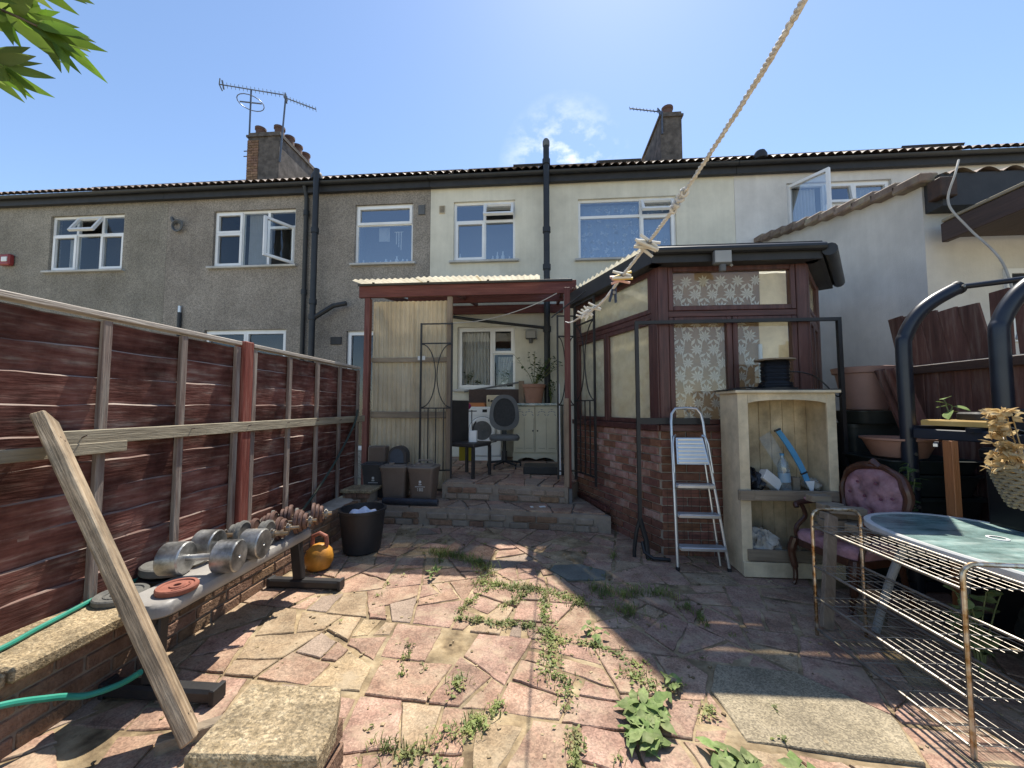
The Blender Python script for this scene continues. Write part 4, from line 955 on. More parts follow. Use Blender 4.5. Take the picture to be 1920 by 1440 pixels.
for y in (1.72, 2.80):
    MB().bx(-2.02, -1.48, y-.035, y+.035, .014, .075, .012).build('foot', 'iron', bn)
    m = MB(); m.bar((-1.80, y, .076), (-1.82, y+(.03 if y < 2 else -.03), .40), .075, .05, up=(0, 1, 0), bev=.006); m.build('leg', 'iron', bn)
    for x in (-2.02, -1.48): MB().bx(x-.012, x+.012, y-.038, y+.038, .010, .079, .004).build('end_cap', 'black_rubber', bn)
BT = .453
RX = lambda a_: Matrix.Rotation(R(a_), 3, 'Y')
def plate_prof(r, t): return [(.016, -t/2), (r*.80, -t/2), (r*.86, -t/2-.003), (r, -t*.35), (r, t*.35), (r*.86, t/2+.003), (r*.80, t/2), (.016, t/2)]
def steel_bell(loc, rz, label):
    t = thing('dumbbell', label, 'dumbbell', loc, rz, 'silver dumbbells on the bench')
    for s in (-1, 1):
        MB().lathe([(.010, -.055), (.078, -.055), (.084, -.049), (.084, .049), (.078, .055), (.010, .055), (.008, .05)], (s*.13, 0, .084), 28, RX(90)).build('bell', 'steel_bell', t, local=True)
    MB().lathe([(.018, -.09), (.016, -.05), (.019, 0), (.016, .05), (.018, .09)], (0, 0, .084), 14, RX(90)).build('handle', 'steel_bell', t, local=True)
steel_bell((-1.83, 1.99, BT), R(12), 'nearest chunky silver dumbbell on the grey bench')
steel_bell((-1.83, 2.185, BT), R(8), 'chunky silver dumbbell lying behind the nearest silver one')
def bar_bell(loc, rz, mats, rads, label, tilt=0):
    t = thing('dumbbell', label, 'dumbbell', loc, rz, 'adjustable dumbbells on the bench'); rm = max(rads)
    MB().lathe([(.0125, -.20), (.0125, .20)], (0, 0, rm), 12, RX(90)).build('bar', 'bar_gold', t, local=True)
    for s in (-1, 1):
        x = .075
        for r_, m_ in zip(rads, mats):
            MB().lathe(plate_prof(r_, .022), (s*x, 0, rm), 26, RX(90)).build('plate', m_, t, local=True); x += .026
        c = MB(); c.lathe([(.013, -.014), (.026, -.012), (.026, .012), (.013, .014)], (s*(x+.008), 0, rm), 10, RX(90))
        for k in range(3): c.tube([(s*(x+.008), .0, rm), (s*(x+.008), .04*math.cos(2.1*k), rm+.04*math.sin(2.1*k))], .007, 6)
        c.build('collar', 'wire_steel', t, local=True)
bar_bell((-1.82, 2.36, BT), R(10), ['plate_grey'], [.085], 'adjustable dumbbell with one worn grey plate a side on the bench')
bar_bell((-1.84, 2.49, BT), R(16), ['plate_brown', 'plate_brown'], [.075, .062], 'adjustable dumbbell with brown plates in the middle of the bench')
bar_bell((-1.80, 2.62, BT), R(20), ['plate_brown', 'plate_brown', 'plate_brown'], [.082, .07, .055], 'adjustable dumbbell with three brown plates near the far bench end')
bar_bell((-1.78, 2.78, BT), R(26), ['plate_brown', 'plate_brown', 'plate_brown'], [.085, .074, .06], 'adjustable dumbbell with stepped brown plates at the far bench end')
bar_bell((-1.90, 2.42, BT), R(14), ['plate_grey', 'plate_grey'], [.07, .06], 'adjustable dumbbell with small grey plates nearest the fence side of the bench')
bar_bell((-1.86, 2.70, BT), R(30), ['plate_grey', 'plate_brown'], [.075, .06], 'adjustable dumbbell with mixed grey and brown plates at the back of the bench')
def flat_plate(loc, r, t, mat, label, tilt=(0, 0)):
    th = thing('weight_plate', label, 'weight plate', loc); th.rotation_euler = (*tilt, U(0, 6))
    MB().lathe([(.016, 0), (r*.55, 0), (r*.97, 0), (r, .006), (r, t-.006), (r*.95, t), (r*.80, t), (r*.76, t-.006), (r*.40, t-.006), (r*.36, t), (.016, t), (.016, 0)], (0, 0, 0), 36, cap=False).build('disc', mat, th, local=True)
    m = MB()
    for k in range(10):
        a_ = R(-70+14*k); m.box((r*.58*math.cos(a_), r*.58*math.sin(a_), t-.004), (r*.08, r*.12, .004), Matrix.Rotation(a_, 3, 'Z'))
    m.build('raised_lettering', mat, th, local=True)
flat_plate((-1.78, 1.80, BT+.001), .085, .026, 'plate_rust', 'small rusty red weight plate lying on the near end of the bench')
flat_plate((-2.20, 2.20, .326), .165, .05, 'black_rubber', 'bottom black weight plate of the stack on the wall', (R(2), 0))
flat_plate((-2.195, 2.19, .378), .155, .045, 'plate_grey', 'top black weight plate of the stack on the wall', (R(3), R(2)))
flat_plate((-2.19, 1.90, .352), .11, .03, 'plate_grey', 'flat dark weight plate lying on the coping near the prop', (0, 0))
# kettlebell
kb = thing('kettlebell', 'worn orange kettlebell with a rusty handle beside the black tub', 'kettlebell', (-1.84, 3.12, .012))
MB().lathe([(.05, 0), (.085, .012), (.108, .06), (.112, .10), (.098, .15), (.06, .19), (.02, .205)], (-1.84, 3.12, .012), 24).build('bell', 'orange_paint', kb)
MB().tube([(-1.895, 3.12, .17), (-1.902, 3.12, .22), (-1.895, 3.12, .275), (-1.84, 3.12, .30), (-1.785, 3.12, .275), (-1.778, 3.12, .22), (-1.785, 3.12, .17)], .017, 10).build('handle', 'plate_rust', kb)
# tub with cloth
tb = thing('plastic_tub', 'round black plastic tub holding crumpled white cloth', 'tub', (-1.68, 3.55, .014))
MB().lathe([(.155, 0), (.165, .01), (.205, .36), (.215, .365), (.215, .385), (.195, .385), (.15, .02), (.0, .02)], (-1.68, 3.55, .014), 32, cap=False).build('tub_body', 'black_rubber', tb)
random.seed(4)
m = MB().grid(lambda u, v: (-1.68+.17*(2*u-1)*math.sqrt(max(0, 1-.5*(2*v-1)**2)), 3.55+.17*(2*v-1)*math.sqrt(max(0, 1-.5*(2*u-1)**2)), .30+.09*(1-(2*u-1)**2)*(1-(2*v-1)**2)+.012*math.sin(u*17+v*9)+.010*math.sin(v*23-u*7)+U(-.004, .004)), 26, 26)
o = m.build('crumpled_cloth', 'cloth_white', smooth=70); tag(o, 'crumpled white cloth in the round black tub', 'cloth')
# hoses
def curve(pts, n=8):
    P = [V(p) for p in pts]; out = []
    for i in range(len(P)-1):
        p0, p1, p2, p3 = P[max(i-1, 0)], P[i], P[i+1], P[min(i+2, len(P)-1)]
        for k in range(n):
            t = k/n; out.append(.5*((2*p1)+(p2-p0)*t+(2*p0-5*p1+4*p2-p3)*t*t+(3*p1-p0-3*p2+p3)*t**3))
    return out+[P[-1]]
o = MB().tube(curve([(-2.30, .6, .364), (-2.25, 1.1, .364), (-2.20, 1.42, .364), (-2.24, 1.62, .364), (-2.30, 1.95, .366), (-2.29, 2.2, .36)]), .0115, 8).build('garden_hose', 'hose_green'); tag(o, 'green garden hose lying along the wall coping', 'hose')
o = MB().tube(curve([(-2.55+.45, 1.0, .29), (-2.03, 1.3, .25), (-1.985, 1.48, .17), (-1.93, 1.56, .125), (-1.84, 1.61, .14), (-1.76, 1.625, .185)]), .0125, 8).build('garden_hose', 'hose_green'); tag(o, 'green garden hose end curling over the brick wall', 'hose')
o = MB().tube(curve([(-2.28, 4.62, 1.30), (-2.24, 4.45, 1.12), (-2.26, 4.1, .75), (-2.25, 3.7, .48), (-2.2, 3.35, .35)]), .012, 8).build('cable', 'hose_dark'); tag(o, 'dark green cable drooping down the far end of the red fence', 'cable')
# brick pier stub near the bins
pb_ = thing('brick_stub', 'short brick pier with a flat slab beside the bins', 'pier', (-2.15, 4.46, .2))
MB().bx(-2.34, -2.02, 4.42, 4.66, .2, .33).build('core', 'mortar_dark', pb_)
for r_ in range(2):
    for k in range(2): MB().box((-2.265+.15*k+.03*r_, 4.415, .235+.07*r_), (.14, .03, .06), None, .004).build('brick', 'brick_brown', pb_)
MB().bx(-2.38, -1.98, 4.38, 4.70, .335, .375, .008).build('slab', 'coping', pb_)
# bins
def bin_(loc, rz, body, lid, label, w=.31, d=.27, h=.40, handle=True, mark=None):
    t = thing('food_waste_bin', label, 'bin', loc, rz, 'council bins by the steps')
    b = MB(); vs_ = []; k = 0
    lv = [(0, .82), (.02, .84), (h*.9, 1.0), (h*.9, 1.05), (h, 1.07)]
    for z, s in lv: vs_ += [(p[0], p[1], z) for p in rrect(0, 0, w*s, d*s, .035, 4)]
    n_ = len(vs_)//len(lv); fs_ = [(q*n_+i, q*n_+(i+1) % n_, (q+1)*n_+(i+1) % n_, (q+1)*n_+i) for q in range(len(lv)-1) for i in range(n_)]+[tuple(range(n_))[::-1], tuple(range((len(lv)-1)*n_, len(lv)*n_))]
    b.add(vs_, fs_); b.build('bin_body', body, t, local=True)
    l_ = MB(); l_.prism(rrect(0, 0, w*1.12, d*1.12, .05, 4), h, h+.018, .006); l_.prism(rrect(0, 0, w*.85, d*.8, .04, 4), h+.018, h+.035, .008); l_.build('lid', lid, t, local=True)
    if handle:
        MB().tube([(-w*.3, .04, h+.03), (-w*.28, .05, h+.075), (w*.28, .05, h+.075), (w*.3, .04, h+.03)], .011, 8).build('handle', lid, t, local=True)
        MB().box((-w*.1, -d*.3, h+.045), (.06, .05, .03), None, .006).build('catch', lid, t, local=True)
    if mark:
        m = MB(); y = -d*.46
        sl = .0
        def q(x0, x1, z0, z1, yy=None): m.bx(x0, x1, yf(z0)-.0035, yf(z0)-.0005, z0, z1)
        yf = lambda z: -d*(.84+.16*z/(h*.9))/2
        # emblem: crown-like disc above lettering
        m.lathe([(.016, 0), (.016, .002)], (0, yf(.235)-.001, .245), 12, Matrix.Rotation(R(90), 3, 'X'))
        for x in (-.012, 0, .012): m.bx(x-.004, x+.004, yf(.205)-.004, yf(.205)-.001, .205, .224)
        for i in range(10): q(-.062+.0125*i, -.0535+.0125*i, .182, .191)
        if mark == 2:
            for i, seg in enumerate((((.4, .6, 0, 1), (.2, .5, .8, 1)), ((.0, 1, .8, 1), (.0, .2, 0, 1), (.8, 1, 0, 1), (.2, .8, 0, .2), (.2, .8, .42, .58)), ((.0, 1, .8, 1), (.0, .2, 0, 1), (.8, 1, 0, 1), (.2, .8, 0, .2)))):
                for a0, a1, c0, c1 in seg: q(-.038+.027*i+.019*a0, -.038+.027*i+.019*a1, .135+.034*c0, .135+.034*c1)
        m.build('printed_mark', 'print_white', t, local=True, smooth=0)
    return t
bin_((-1.44, 4.66, .206), R(-4), 'bin_brown', 'bin_lid', 'brown plastic food-waste bin with printed number nearest the steps', mark=2)
bin_((-1.80, 4.69, .206), R(3), 'bin_brown', 'bin_lid', 'plain brown plastic food-waste bin in the middle of the three')
bin_((-2.12, 4.86, .206), R(2), 'bin_black', 'bin_black', 'dark grey plastic food-waste bin at the left by the brick stub', w=.30, handle=False, mark=1)
# small brown bin and grey cat-litter hood standing behind
o = MB().prism(rrect(-2.12, 4.90, .24, .15, .03), .642, .83, .01).build('storage_tub', 'bin_brown'); tag(o, 'small upturned brown tub on top of the dark left bin', 'tub')
hd = MB(); pts = [(-1.905+.115*math.cos(R(a_))+.12, .12*math.sin(R(a_))) for a_ in range(0, 181, 15)]
pl = [(p[0], p[1]) for p in pts]
vs_ = [(x, 4.62, .642+.07+z) for x, z in pl]+[(-1.90, 4.62, .642), (-1.67, 4.62, .642)]
hd = MB(); prof_ = [(x-.0, z+.09) for x, z in pl]+[(-1.90, 0), (-1.67, 0)]
nn = len(prof_); hd.add([(x, 4.66, .645+z) for x, z in prof_]+[(x, 4.80, .645+z) for x, z in prof_], [tuple(range(nn)), tuple(range(nn, 2*nn))[::-1]]+[(i, (i+1) % nn, nn+(i+1) % nn, nn+i) for i in range(nn)])
lt_ = hd.build('litter_hood', 'bin_black'); tag(lt_, 'dark arched hood with a blue-grey flap standing on the middle bin', 'hood')
hd = MB(); prof_ = [(-1.785+.085*math.cos(R(a_)), .085+.095*math.sin(R(a_))) for a_ in range(0, 181, 15)]+[(-1.87, .01), (-1.70, .01)]; nn = len(prof_)
hd.add([(x, 4.652, .645+z) for x, z in prof_]+[(x, 4.658, .645+z) for x, z in prof_], [tuple(range(nn)), tuple(range(nn, 2*nn))[::-1]]+[(i, (i+1) % nn, nn+(i+1) % nn, nn+i) for i in range(nn)]); hd.build('flap', 'slate_blue', lt_)
m = MB(); m.tube([(-1.86, 4.45, .245), (-1.55, 4.43, .243), (-1.20, 4.42, .242)], [.038, .040, .037], 14)
o = m.build('plastic_roll', 'roll_black'); tag(o, 'roll of black plastic sheeting lying on the lower step', 'roll')
# ---------------------------------------------------------------- porch contents under the lean-to
random.seed(41)
LZ = .412
ws = thing('washing_machine', 'white front-loading washing machine under the kitchen window', 'washing machine', (-1.02, 6.95, LZ))
MB().bx(-1.33, -.70, 6.66, 7.16, LZ, LZ+.07).build('plinth', 'white_plastic', ws)
MB().bx(-1.325, -.705, 6.65, 7.15, LZ+.075, 1.34, .012).build('body', 'washer_white', ws)
dr = MB().lathe([(.165, 0), (.235, 0), (.235, .02), (.215, .035), (.165, .03)], (-1.03, 6.648, .93), 36, Matrix.Rotation(R(90), 3, 'X'), cap=False).build('door', 'white_plastic', ws)
MB().lathe([(.165, .028), (.12, .024), (.05, .016), (.002, .014)], (-1.03, 6.645, .93), 30, Matrix.Rotation(R(90), 3, 'X'), cap=False).build('door_glass', 'drum_glass', dr)
m = MB(); m.tube([(-1.03+.238*math.cos(R(a_)), 6.640, .93+.238*math.sin(R(a_))) for a_ in range(0, 360, 10)], .006, 6, closed=True); m.build('door_seal', 'grey_plastic', dr)
MB().bx(-1.31, -.72, 6.640, 6.649, 1.20, 1.33, .003).build('control_panel', 'white_plastic', ws)
MB().bx(-1.03, -.95, 6.634, 6.639, 1.245, 1.295).build('display', 'black_gloss', ws)
MB().lathe([(.03, 0), (.027, .02)], (-.80, 6.639, 1.265), 18, Matrix.Rotation(R(90), 3, 'X')).build('dial', 'white_plastic', ws)
MB().bx(-1.29, -1.13, 6.636, 6.6395, 1.255, 1.275).build('nameplate', 'grey_plastic', ws)
MB().bx(-1.30, -.73, 6.642, 6.649, .50, .60, .002).build('kick_panel', 'washer_white', ws)
# suitcase box and orange tray
sx = thing('vanity_case', 'small cream vanity case with dark trim on the washing machine', 'case', (-.82, 6.8, 1.342))
MB().bx(-.97, -.68, 6.70, 6.92, 1.342, 1.545, .012).build('case_body', 'cream_paint', sx)
MB().tube([(-.89, 6.70, 1.43), (-.885, 6.675, 1.445), (-.785, 6.675, 1.445), (-.78, 6.70, 1.43)], .010, 8).build('handle', 'iron', sx)
for x in (-.93, -.72): MB().box((x, 6.697, 1.45), (.03, .008, .045)).build('clasp', 'iron', sx)
o = MB().prism([(-1.33, 6.72), (-1.0, 6.68), (-.99, 6.9), (-1.32, 6.92)], 1.342, 1.41, .02).build('folded_bag', 'orange_plastic'); tag(o, 'flat orange bag on the washing machine', 'bag')
# timber board behind
o = MB().bar((-1.45, 7.12, 1.62), (-.35, 7.10, 1.80), .05, .03).build('grey_strip', 'grey_plastic'); tag(o, 'grey strip sloping below the kitchen window', 'strip')
o = MB().bx(-1.35, -.36, 7.05, 7.10, 1.40, 1.66).build('brown_board', 'dark_beam'); tag(o, 'brown board standing behind the washing machine', 'board')
o = MB().box((-.37, 6.98, 1.60), (.10, .03, .42)).build('timber_offcut', 'timber_z'); tag(o, 'upright timber offcut beside the terracotta plant pot', 'timber')
# cupboard with gothic doors
cp = thing('cupboard', 'cream cupboard with pierced gothic doors and scalloped plinth', 'cupboard', (-.11, 6.9, LZ))
MB().bx(-.49, .28, 6.64, 7.12, LZ+.10, 1.36).build('carcass', 'cupboard_cream', cp)
pts = [(-.50, 0)]+[(-.50+.79*k/40, (.0 if k < 5 or k > 35 else .035+.03*abs(math.sin((k-5)/30*math.pi*3)))) for k in range(41)]+[(.29, 0)]
b_ = MB(); vs_ = []; fs_ = []
for k in range(41):
    x = -.50+.79*k/40; zl = LZ+(0 if k < 5 or k > 35 else .03+.035*abs(math.sin((k-5)/30*math.pi*2.0)))
    vs_ += [(x, 6.615, zl), (x, 6.615, LZ+.125), (x, 6.638, zl), (x, 6.638, LZ+.125)]
for k in range(40):
    a_ = 4*k; fs_ += [(a_, a_+4, a_+5, a_+1), (a_+2, a_+3, a_+7, a_+6), (a_+1, a_+5, a_+7, a_+3), (a_, a_+2, a_+6, a_+4)]
b_.add(vs_, fs_); b_.build('scalloped_plinth', 'cupboard_cream', cp)
for i, (x0, x1) in enumerate(((-.475, -.125), (-.105, .265))):
    d_ = MB().bx(x0, x1, 6.612, 6.638, LZ+.15, 1.345, .004).build('door', 'cupboard_cream', cp)
    for k in range(2):
        cx = x0+(x1-x0)*(.27+.46*k); c = MB()
        for dx, dz in ((0, .09), (-.045, .05), (.045, .05), (-.06, .0), (.06, .0), (0, .06)): c.box((cx+dx, 6.6105, 1.20+dz), (.035, .004, .012), Matrix.Rotation(dx*12, 3, 'Y'))
        c.build('pierced_motif', 'room_mid', d_)
        MB().bx(cx-.055, cx+.055, 6.609, 6.6115, LZ+.22, LZ+.225).build('moulding', 'grey_plastic', d_)
        MB().bx(cx+.075, cx+.079, 6.609, 6.6115, LZ+.2, 1.15).build('moulding', 'grey_plastic', d_)
    MB().lathe([(.009, 0), (.014, .012), (.012, .022)], (x1-.03 if i == 0 else x0+.03, 6.612, .93), 10, Matrix.Rotation(R(90), 3, 'X')).build('knob', 'iron', d_)
MB().bx(-.52, .31, 6.58, 7.14, 1.362, 1.40, .006).build('worktop', 'counter_cloth', cp)
# potted plants
def leafmesh(l, w, bend=.15, fold=.12, nm='leaf'):
    m = MB(); n_ = 5; vs_ = []; fs_ = []
    for i in range(n_+1):
        t = i/n_; hw = w/2*math.sin(math.pi*(t**.8))**.8 if 0 < t < 1 else .0006; z = -bend*l*t*t
        vs_ += [(-hw, l*t, z+fold*hw), (0, l*t, z), (hw, l*t, z+fold*hw)]
    for i in range(n_): a_ = 3*i; fs_ += [(a_, a_+1, a_+4, a_+3), (a_+1, a_+2, a_+5, a_+4)]
    m.add(vs_, fs_); return m
def shrubby(name, label, cat, c, stems, h, sp, leafl, leafw, mat, per=9, group=None, stemmat='stem', lean=0, seed=0):
    rs = random.Random(seed); t = thing(name, label, cat, c, 0, group); sm = MB(); lv = MB(); base = V(c)
    for s in range(stems):
        a_ = rs.uniform(0, 6.28); k = rs.uniform(.3, 1); hh = h*rs.uniform(.6, 1); p = [base.copy()]
        for i in range(1, 6):
            f = i/5; p.append(base+V((math.cos(a_)*sp*k*f**1.3+rs.uniform(-.01, .01)+lean*f, math.sin(a_)*sp*k*f**1.3*.8, hh*f)))
        sm.tube(p, [.005*(1-.7*i/5)+.001 for i in range(6)], 5)
        for i in range(per):
            f = .25+.75*(i+1)/per; q = p[min(4, int(f*5))].lerp(p[min(5, int(f*5)+1)], f*5-int(f*5)) if f < 1 else p[5]
            L_ = leafl*rs.uniform(.6, 1.15); E = Euler((rs.uniform(-.5, .7), rs.uniform(-.5, .5), rs.uniform(0, 6.28))).to_matrix().to_4x4()
            l_ = leafmesh(L_, leafw*rs.uniform(.7, 1.1), rs.uniform(.05, .4)); l_.v = [tuple((Matrix.Translation(q) @ E) @ V(x)) for x in l_.v]; lv.add(l_.v, l_.f)
    sm.build('stem', stemmat, t); lv.build('foliage', mat, t, smooth=60); return t
pt = thing('plant_pot', 'terracotta plant pot on the cupboard worktop', 'pot', (-.14, 6.82, 1.402))
MB().lathe([(.14, 0), (.185, .27), (.20, .275), (.205, .33), (.185, .335), (.17, .28), (0.0, .27)], (-.14, 6.82, 1.402), 28, cap=False).build('pot', 'terracotta', pt)
shrubby('pot_plant', 'straggly plant growing in the terracotta pot on the worktop', 'plant', (-.14, 6.82, 1.68), 16, .62, .42, .075, .05, 'leaf', 9, seed=2, lean=.08)
shrubby('pot_plant', 'small dark plant behind the right side of the worktop', 'plant', (.16, 6.9, 1.41), 7, .42, .12, .06, .04, 'leaf', 7, seed=4)
for i, (x, z_) in enumerate(((-1.42, .10), (-1.15, .10), (-.72, .13))):
    o = MB().lathe([(.045, 0), (.06, z_), (.05, z_), (.04, .01)], (x, 7.37, 1.673), 16, cap=False).build('indoor_pot', 'white_plastic'); tag(o, ('small white pot at the left of the kitchen window sill', 'small white pot in the middle of the kitchen window sill', 'white jug at the right of the kitchen window sill')[i], 'pot')
    shrubby('houseplant', ('leafy houseplant at the left inside the kitchen window', 'low houseplant in the middle inside the kitchen window', 'spreading houseplant at the right inside the kitchen window')[i], 'plant', (x, 7.37, 1.70+z_*.6), 8, .32 if i != 1 else .14, .16, .09, .045, 'leaf', 6, seed=6+i)
# office chair
oc = thing('office_chair', 'grey office swivel chair with oval mesh back on the landing', 'chair', (-.58, 5.95, LZ), R(6))
m = MB(); pts = rrect(0, 0, .46, .42, .09)
vs_ = [(p[0]*.93, p[1]*.93, .42) for p in pts]+[(p[0], p[1], .445) for p in pts]+[(p[0], p[1], .475) for p in pts]+[(p[0]*.9, p[1]*.9, .495) for p in pts]; n_ = len(pts)
m.add(vs_, [(k*n_+i, k*n_+(i+1) % n_, (k+1)*n_+(i+1) % n_, (k+1)*n_+i) for k in range(3) for i in range(n_)]+[tuple(range(n_))[::-1], tuple(range(3*n_, 4*n_))]); m.build('seat', 'grey_plastic', oc, local=True, smooth=50)
ov_ = lambda w, h, a_, e=2.6: (w*math.copysign(abs(math.cos(a_))**(2/e), math.cos(a_)), h*math.copysign(abs(math.sin(a_))**(2/e), math.sin(a_)))
m = MB(); N = 36; vs_ = []
for k, (w, h, y) in enumerate(((.235, .285, .20), (.175, .225, .185), (.175, .225, .21), (.235, .285, .235))):
    for i in range(N): x, z = ov_(w, h, 2*math.pi*i/N, 2.6 if k in (0, 3) else 2.2); vs_.append((x*(1-.12*(z/.285)), y+.05*x*x/.05*0+.10*(z/.3)*.5, .84+z))
m.add(vs_, [(k*N+i, k*N+(i+1) % N, ((k+1) % 4)*N+(i+1) % N, ((k+1) % 4)*N+i) for k in range(4) for i in range(N)]); m.build('back_frame', 'grey_plastic', oc, local=True, smooth=50)
m = MB(); m.add([(0, .20, .84)]+[(ov_(.18, .23, 2*math.pi*i/N, 2.2)[0]*(1-.12*ov_(.18, .23, 2*math.pi*i/N, 2.2)[1]/.285), .20+.05*ov_(.18, .23, 2*math.pi*i/N, 2.2)[1]/.3, .84+ov_(.18, .23, 2*math.pi*i/N, 2.2)[1]) for i in range(N)], [(0, i+1, (i+1) % N+1) for i in range(N)]); m.build('back_mesh', 'chair_mesh', oc, local=True)
MB().bx(-.04, .04, .19, .23, .46, .60).build('back_support', 'iron', oc, local=True)
MB().lathe([(.05, .10), (.045, .25), (.03, .25), (.03, .42)], (0, 0, 0), 14).build('gas_column', 'iron', oc, local=True)
for k in range(5):
    a_ = R(72*k+20); MB().bar((0, 0, .10), (.27*math.cos(a_), .27*math.sin(a_), .065), .045, .03, bev=.005).build('base_arm', 'iron', oc, local=True)
    MB().lathe([(.024, -.012), (.026, 0), (.024, .012)], (.27*math.cos(a_), .27*math.sin(a_), .028), 12, Matrix.Rotation(R(90), 3, 'Y')).build('caster', 'iron', oc, local=True)
MB().tube([(-.12, -.05, .40), (-.27, -.08, .38), (-.29, -.09, .36)], .008, 6).build('lever', 'iron', oc, local=True)
# high-back dining chair
dc = thing('dining_chair', 'dark high-back dining chair beside the washing machine', 'chair', (-.985, 5.22, LZ), R(64))
MB().bx(-.21, .21, .17, .205, .40, 1.02, .01).build('backrest', 'dark_leather', dc, local=True)
MB().bx(-.21, .21, -.22, .21, .40, .455, .015).build('seat', 'dark_leather', dc, local=True)
for x in (-.19, .19):
    for y in (-.20, .19): MB().bx(x-.018, x+.018, y-.018, y+.018, 0, .40).build('leg', 'dark_leather', dc, local=True)
o = MB().bx(-1.22, -1.0, 5.62, 5.66, .55, .80, .01).build('yellow_bag', 'yellow_cloth'); tag(o, 'yellow bag hanging behind the high-back dining chair', 'bag')
wt = thing('white_caddy', 'white caddy of black handled tools on the dining chair seat', 'caddy', (-.93, 5.2, .87))
MB().prism(rrect(-.93, 5.18, .11, .09, .02), .869, 1.02, .005).build('tub', 'white_plastic', wt)
MB().tube([(-.94, 5.18, 1.0), (-.92, 5.18, 1.1), (-.89, 5.18, 1.14)], .012, 6).build('tool', 'iron', wt); MB().tube([(-.94, 5.19, 1.0), (-.95, 5.18, 1.15), (-.95, 5.18, 1.3)], .007, 6).build('tool', 'iron', wt)
o = MB().lathe([(.02, 0), (.045, .03), (.05, .06), (.03, .09), (.005, .10)], (-1.12, 5.78, 1.30), 10).build('ornament_flower', 'magenta'); tag(o, 'magenta artificial flower beside the chair back', 'ornament'); 
MB().tube([(-1.12, 5.78, .82), (-1.12, 5.78, 1.31)], .006, 5).build('stalk', 'stem', o)
o = MB().bx(-.26, .32, 5.35, 5.75, LZ, LZ+.10, .01).build('black_tray', 'black_rubber'); tag(o, 'shallow black box on the landing at the right', 'tray')
o = MB().bar((.23, 5.15, .45), (.22, 5.2, 1.65), .03, .03).build('white_pole', 'white_plastic'); tag(o, 'thin white pole leaning beside the lean-to right post', 'pole')
o = MB().tube(curve([(.20, 4.90, 2.80), (-.1, 4.92, 2.66), (-.5, 4.93, 2.53), (-.85, 4.93, 2.46), (-1.17, 4.93, 2.44)]), .006, 6).build('cord', 'rope_dull'); tag(o, 'thin pale cord sagging under the lean-to beam', 'cord')
# ---------------------------------------------------------------- neighbour's extension and right boundary
random.seed(51)
ex = thing('rear_extension', 'white rendered single-storey rear extension with tiled verge at the right', 'extension', (5.0, 5.7, 0))
XE, YF = 4.0, 4.25
zr = lambda y: 3.66+(4.34-3.66)*(y-YF)/(7.19-YF)
m = MB(); m.add([(XE, YF, -.02), (XE, 7.19, -.02), (XE, 7.19, zr(7.19)), (XE, YF, zr(YF)), (8, YF, -.02), (8, YF, zr(YF))], [(0, 1, 2, 3), (0, 3, 5, 4)]); m.build('wall', 'white_render', ex, smooth=0)
for i in range(11):
    y0 = YF-.12+i*.282
    MB().bar((XE-.03, y0, zr(y0)+.035+.03), (XE-.03, y0+.33, zr(y0+.33)+.02), .18, .10, bev=.015).build('verge_tile', 'old_tile', ex)
m = MB()
m.grid(lambda u, v: (XE+.05+4*u, YF-.2+3.1*v, zr(YF-.2+3.1*v)+.06+.06*abs(math.sin(math.pi*(XE+.05+4*u)/.24))), 130, 4); m.build('roof', 'old_tile', ex, smooth=60)
MB().bx(XE+.02, 8, YF-.18, YF-.002, zr(YF)-.30, zr(YF)+.03).build('fascia', 'fascia_black', ex)
MB().box((XE+.03, YF-.17, zr(YF)-.13), (.16, .14, .20), None, .01).build('gutter_end', 'iron_rust', ex)
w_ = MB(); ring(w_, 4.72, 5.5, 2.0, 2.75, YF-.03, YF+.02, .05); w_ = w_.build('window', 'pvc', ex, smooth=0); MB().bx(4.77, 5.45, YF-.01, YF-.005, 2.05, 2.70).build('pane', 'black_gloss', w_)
# flat canopy projecting from the extension
cn = thing('porch_canopy', 'dark brown flat canopy projecting from the rear extension', 'canopy', (5.0, 3.6, 2.9))
MB().bx(4.03, 4.09, 2.6, 4.12, 3.0, 3.19, .006).build('edge_board', 'dark_beam', cn)
MB().bx(4.095, 7.5, 2.6, 4.12, 3.05, 3.10).build('soffit', 'dark_beam', cn)
MB().bx(4.02, 7.5, 2.58, 4.10, 3.195, 3.225, .004).build('deck', 'timber_grey', cn)
o = MB().tube(curve([(4.12, 4.0, 3.78), (4.0, 3.92, 3.6), (3.90, 3.9, 3.3), (3.96, 3.8, 3.0), (4.0, 3.6, 2.6), (3.98, 3.5, 2.1), (3.9, 3.45, 1.9)]), .009, 8).build('cable', 'rope_dull'); tag(o, 'thick grey cable hanging from the extension gutter', 'cable')
# boundary fence, leaning boards
RXF = 3.3
def rboard(parent, y, w, z0, z1, lean=0, x=RXF, ragged=.01):
    m = MB(); dz = math.tan(lean)
    vs_ = []
    for xx in (x-.009, x+.009):
        for yy, zz in ((y-w/2, z0), (y+w/2, z0), (y+w/2, z1+U(-ragged, ragged)), (y-w/2, z1+U(-ragged, ragged))): vs_.append((xx+(.004 if yy > y else -.004), yy+(zz-z0)*dz, zz))
    m.add(vs_, [(0, 1, 2, 3), (7, 6, 5, 4), (0, 4, 5, 1), (1, 5, 6, 2), (2, 6, 7, 3), (3, 7, 4, 0)]); m.build('board', 'rfence', parent, smooth=0)
rf_ = thing('boundary_fence', 'low red-brown close-board fence along the right boundary', 'fence', (RXF, 2.7, 0))
y = 4.0
while y > 1.2: rboard(rf_, y, .118, 0, 1.66); y -= .12
MB().bx(RXF-.05, RXF-.012, 1.2, 4.05, 1.63, 1.70, .004).build('rail', 'dark_beam', rf_)
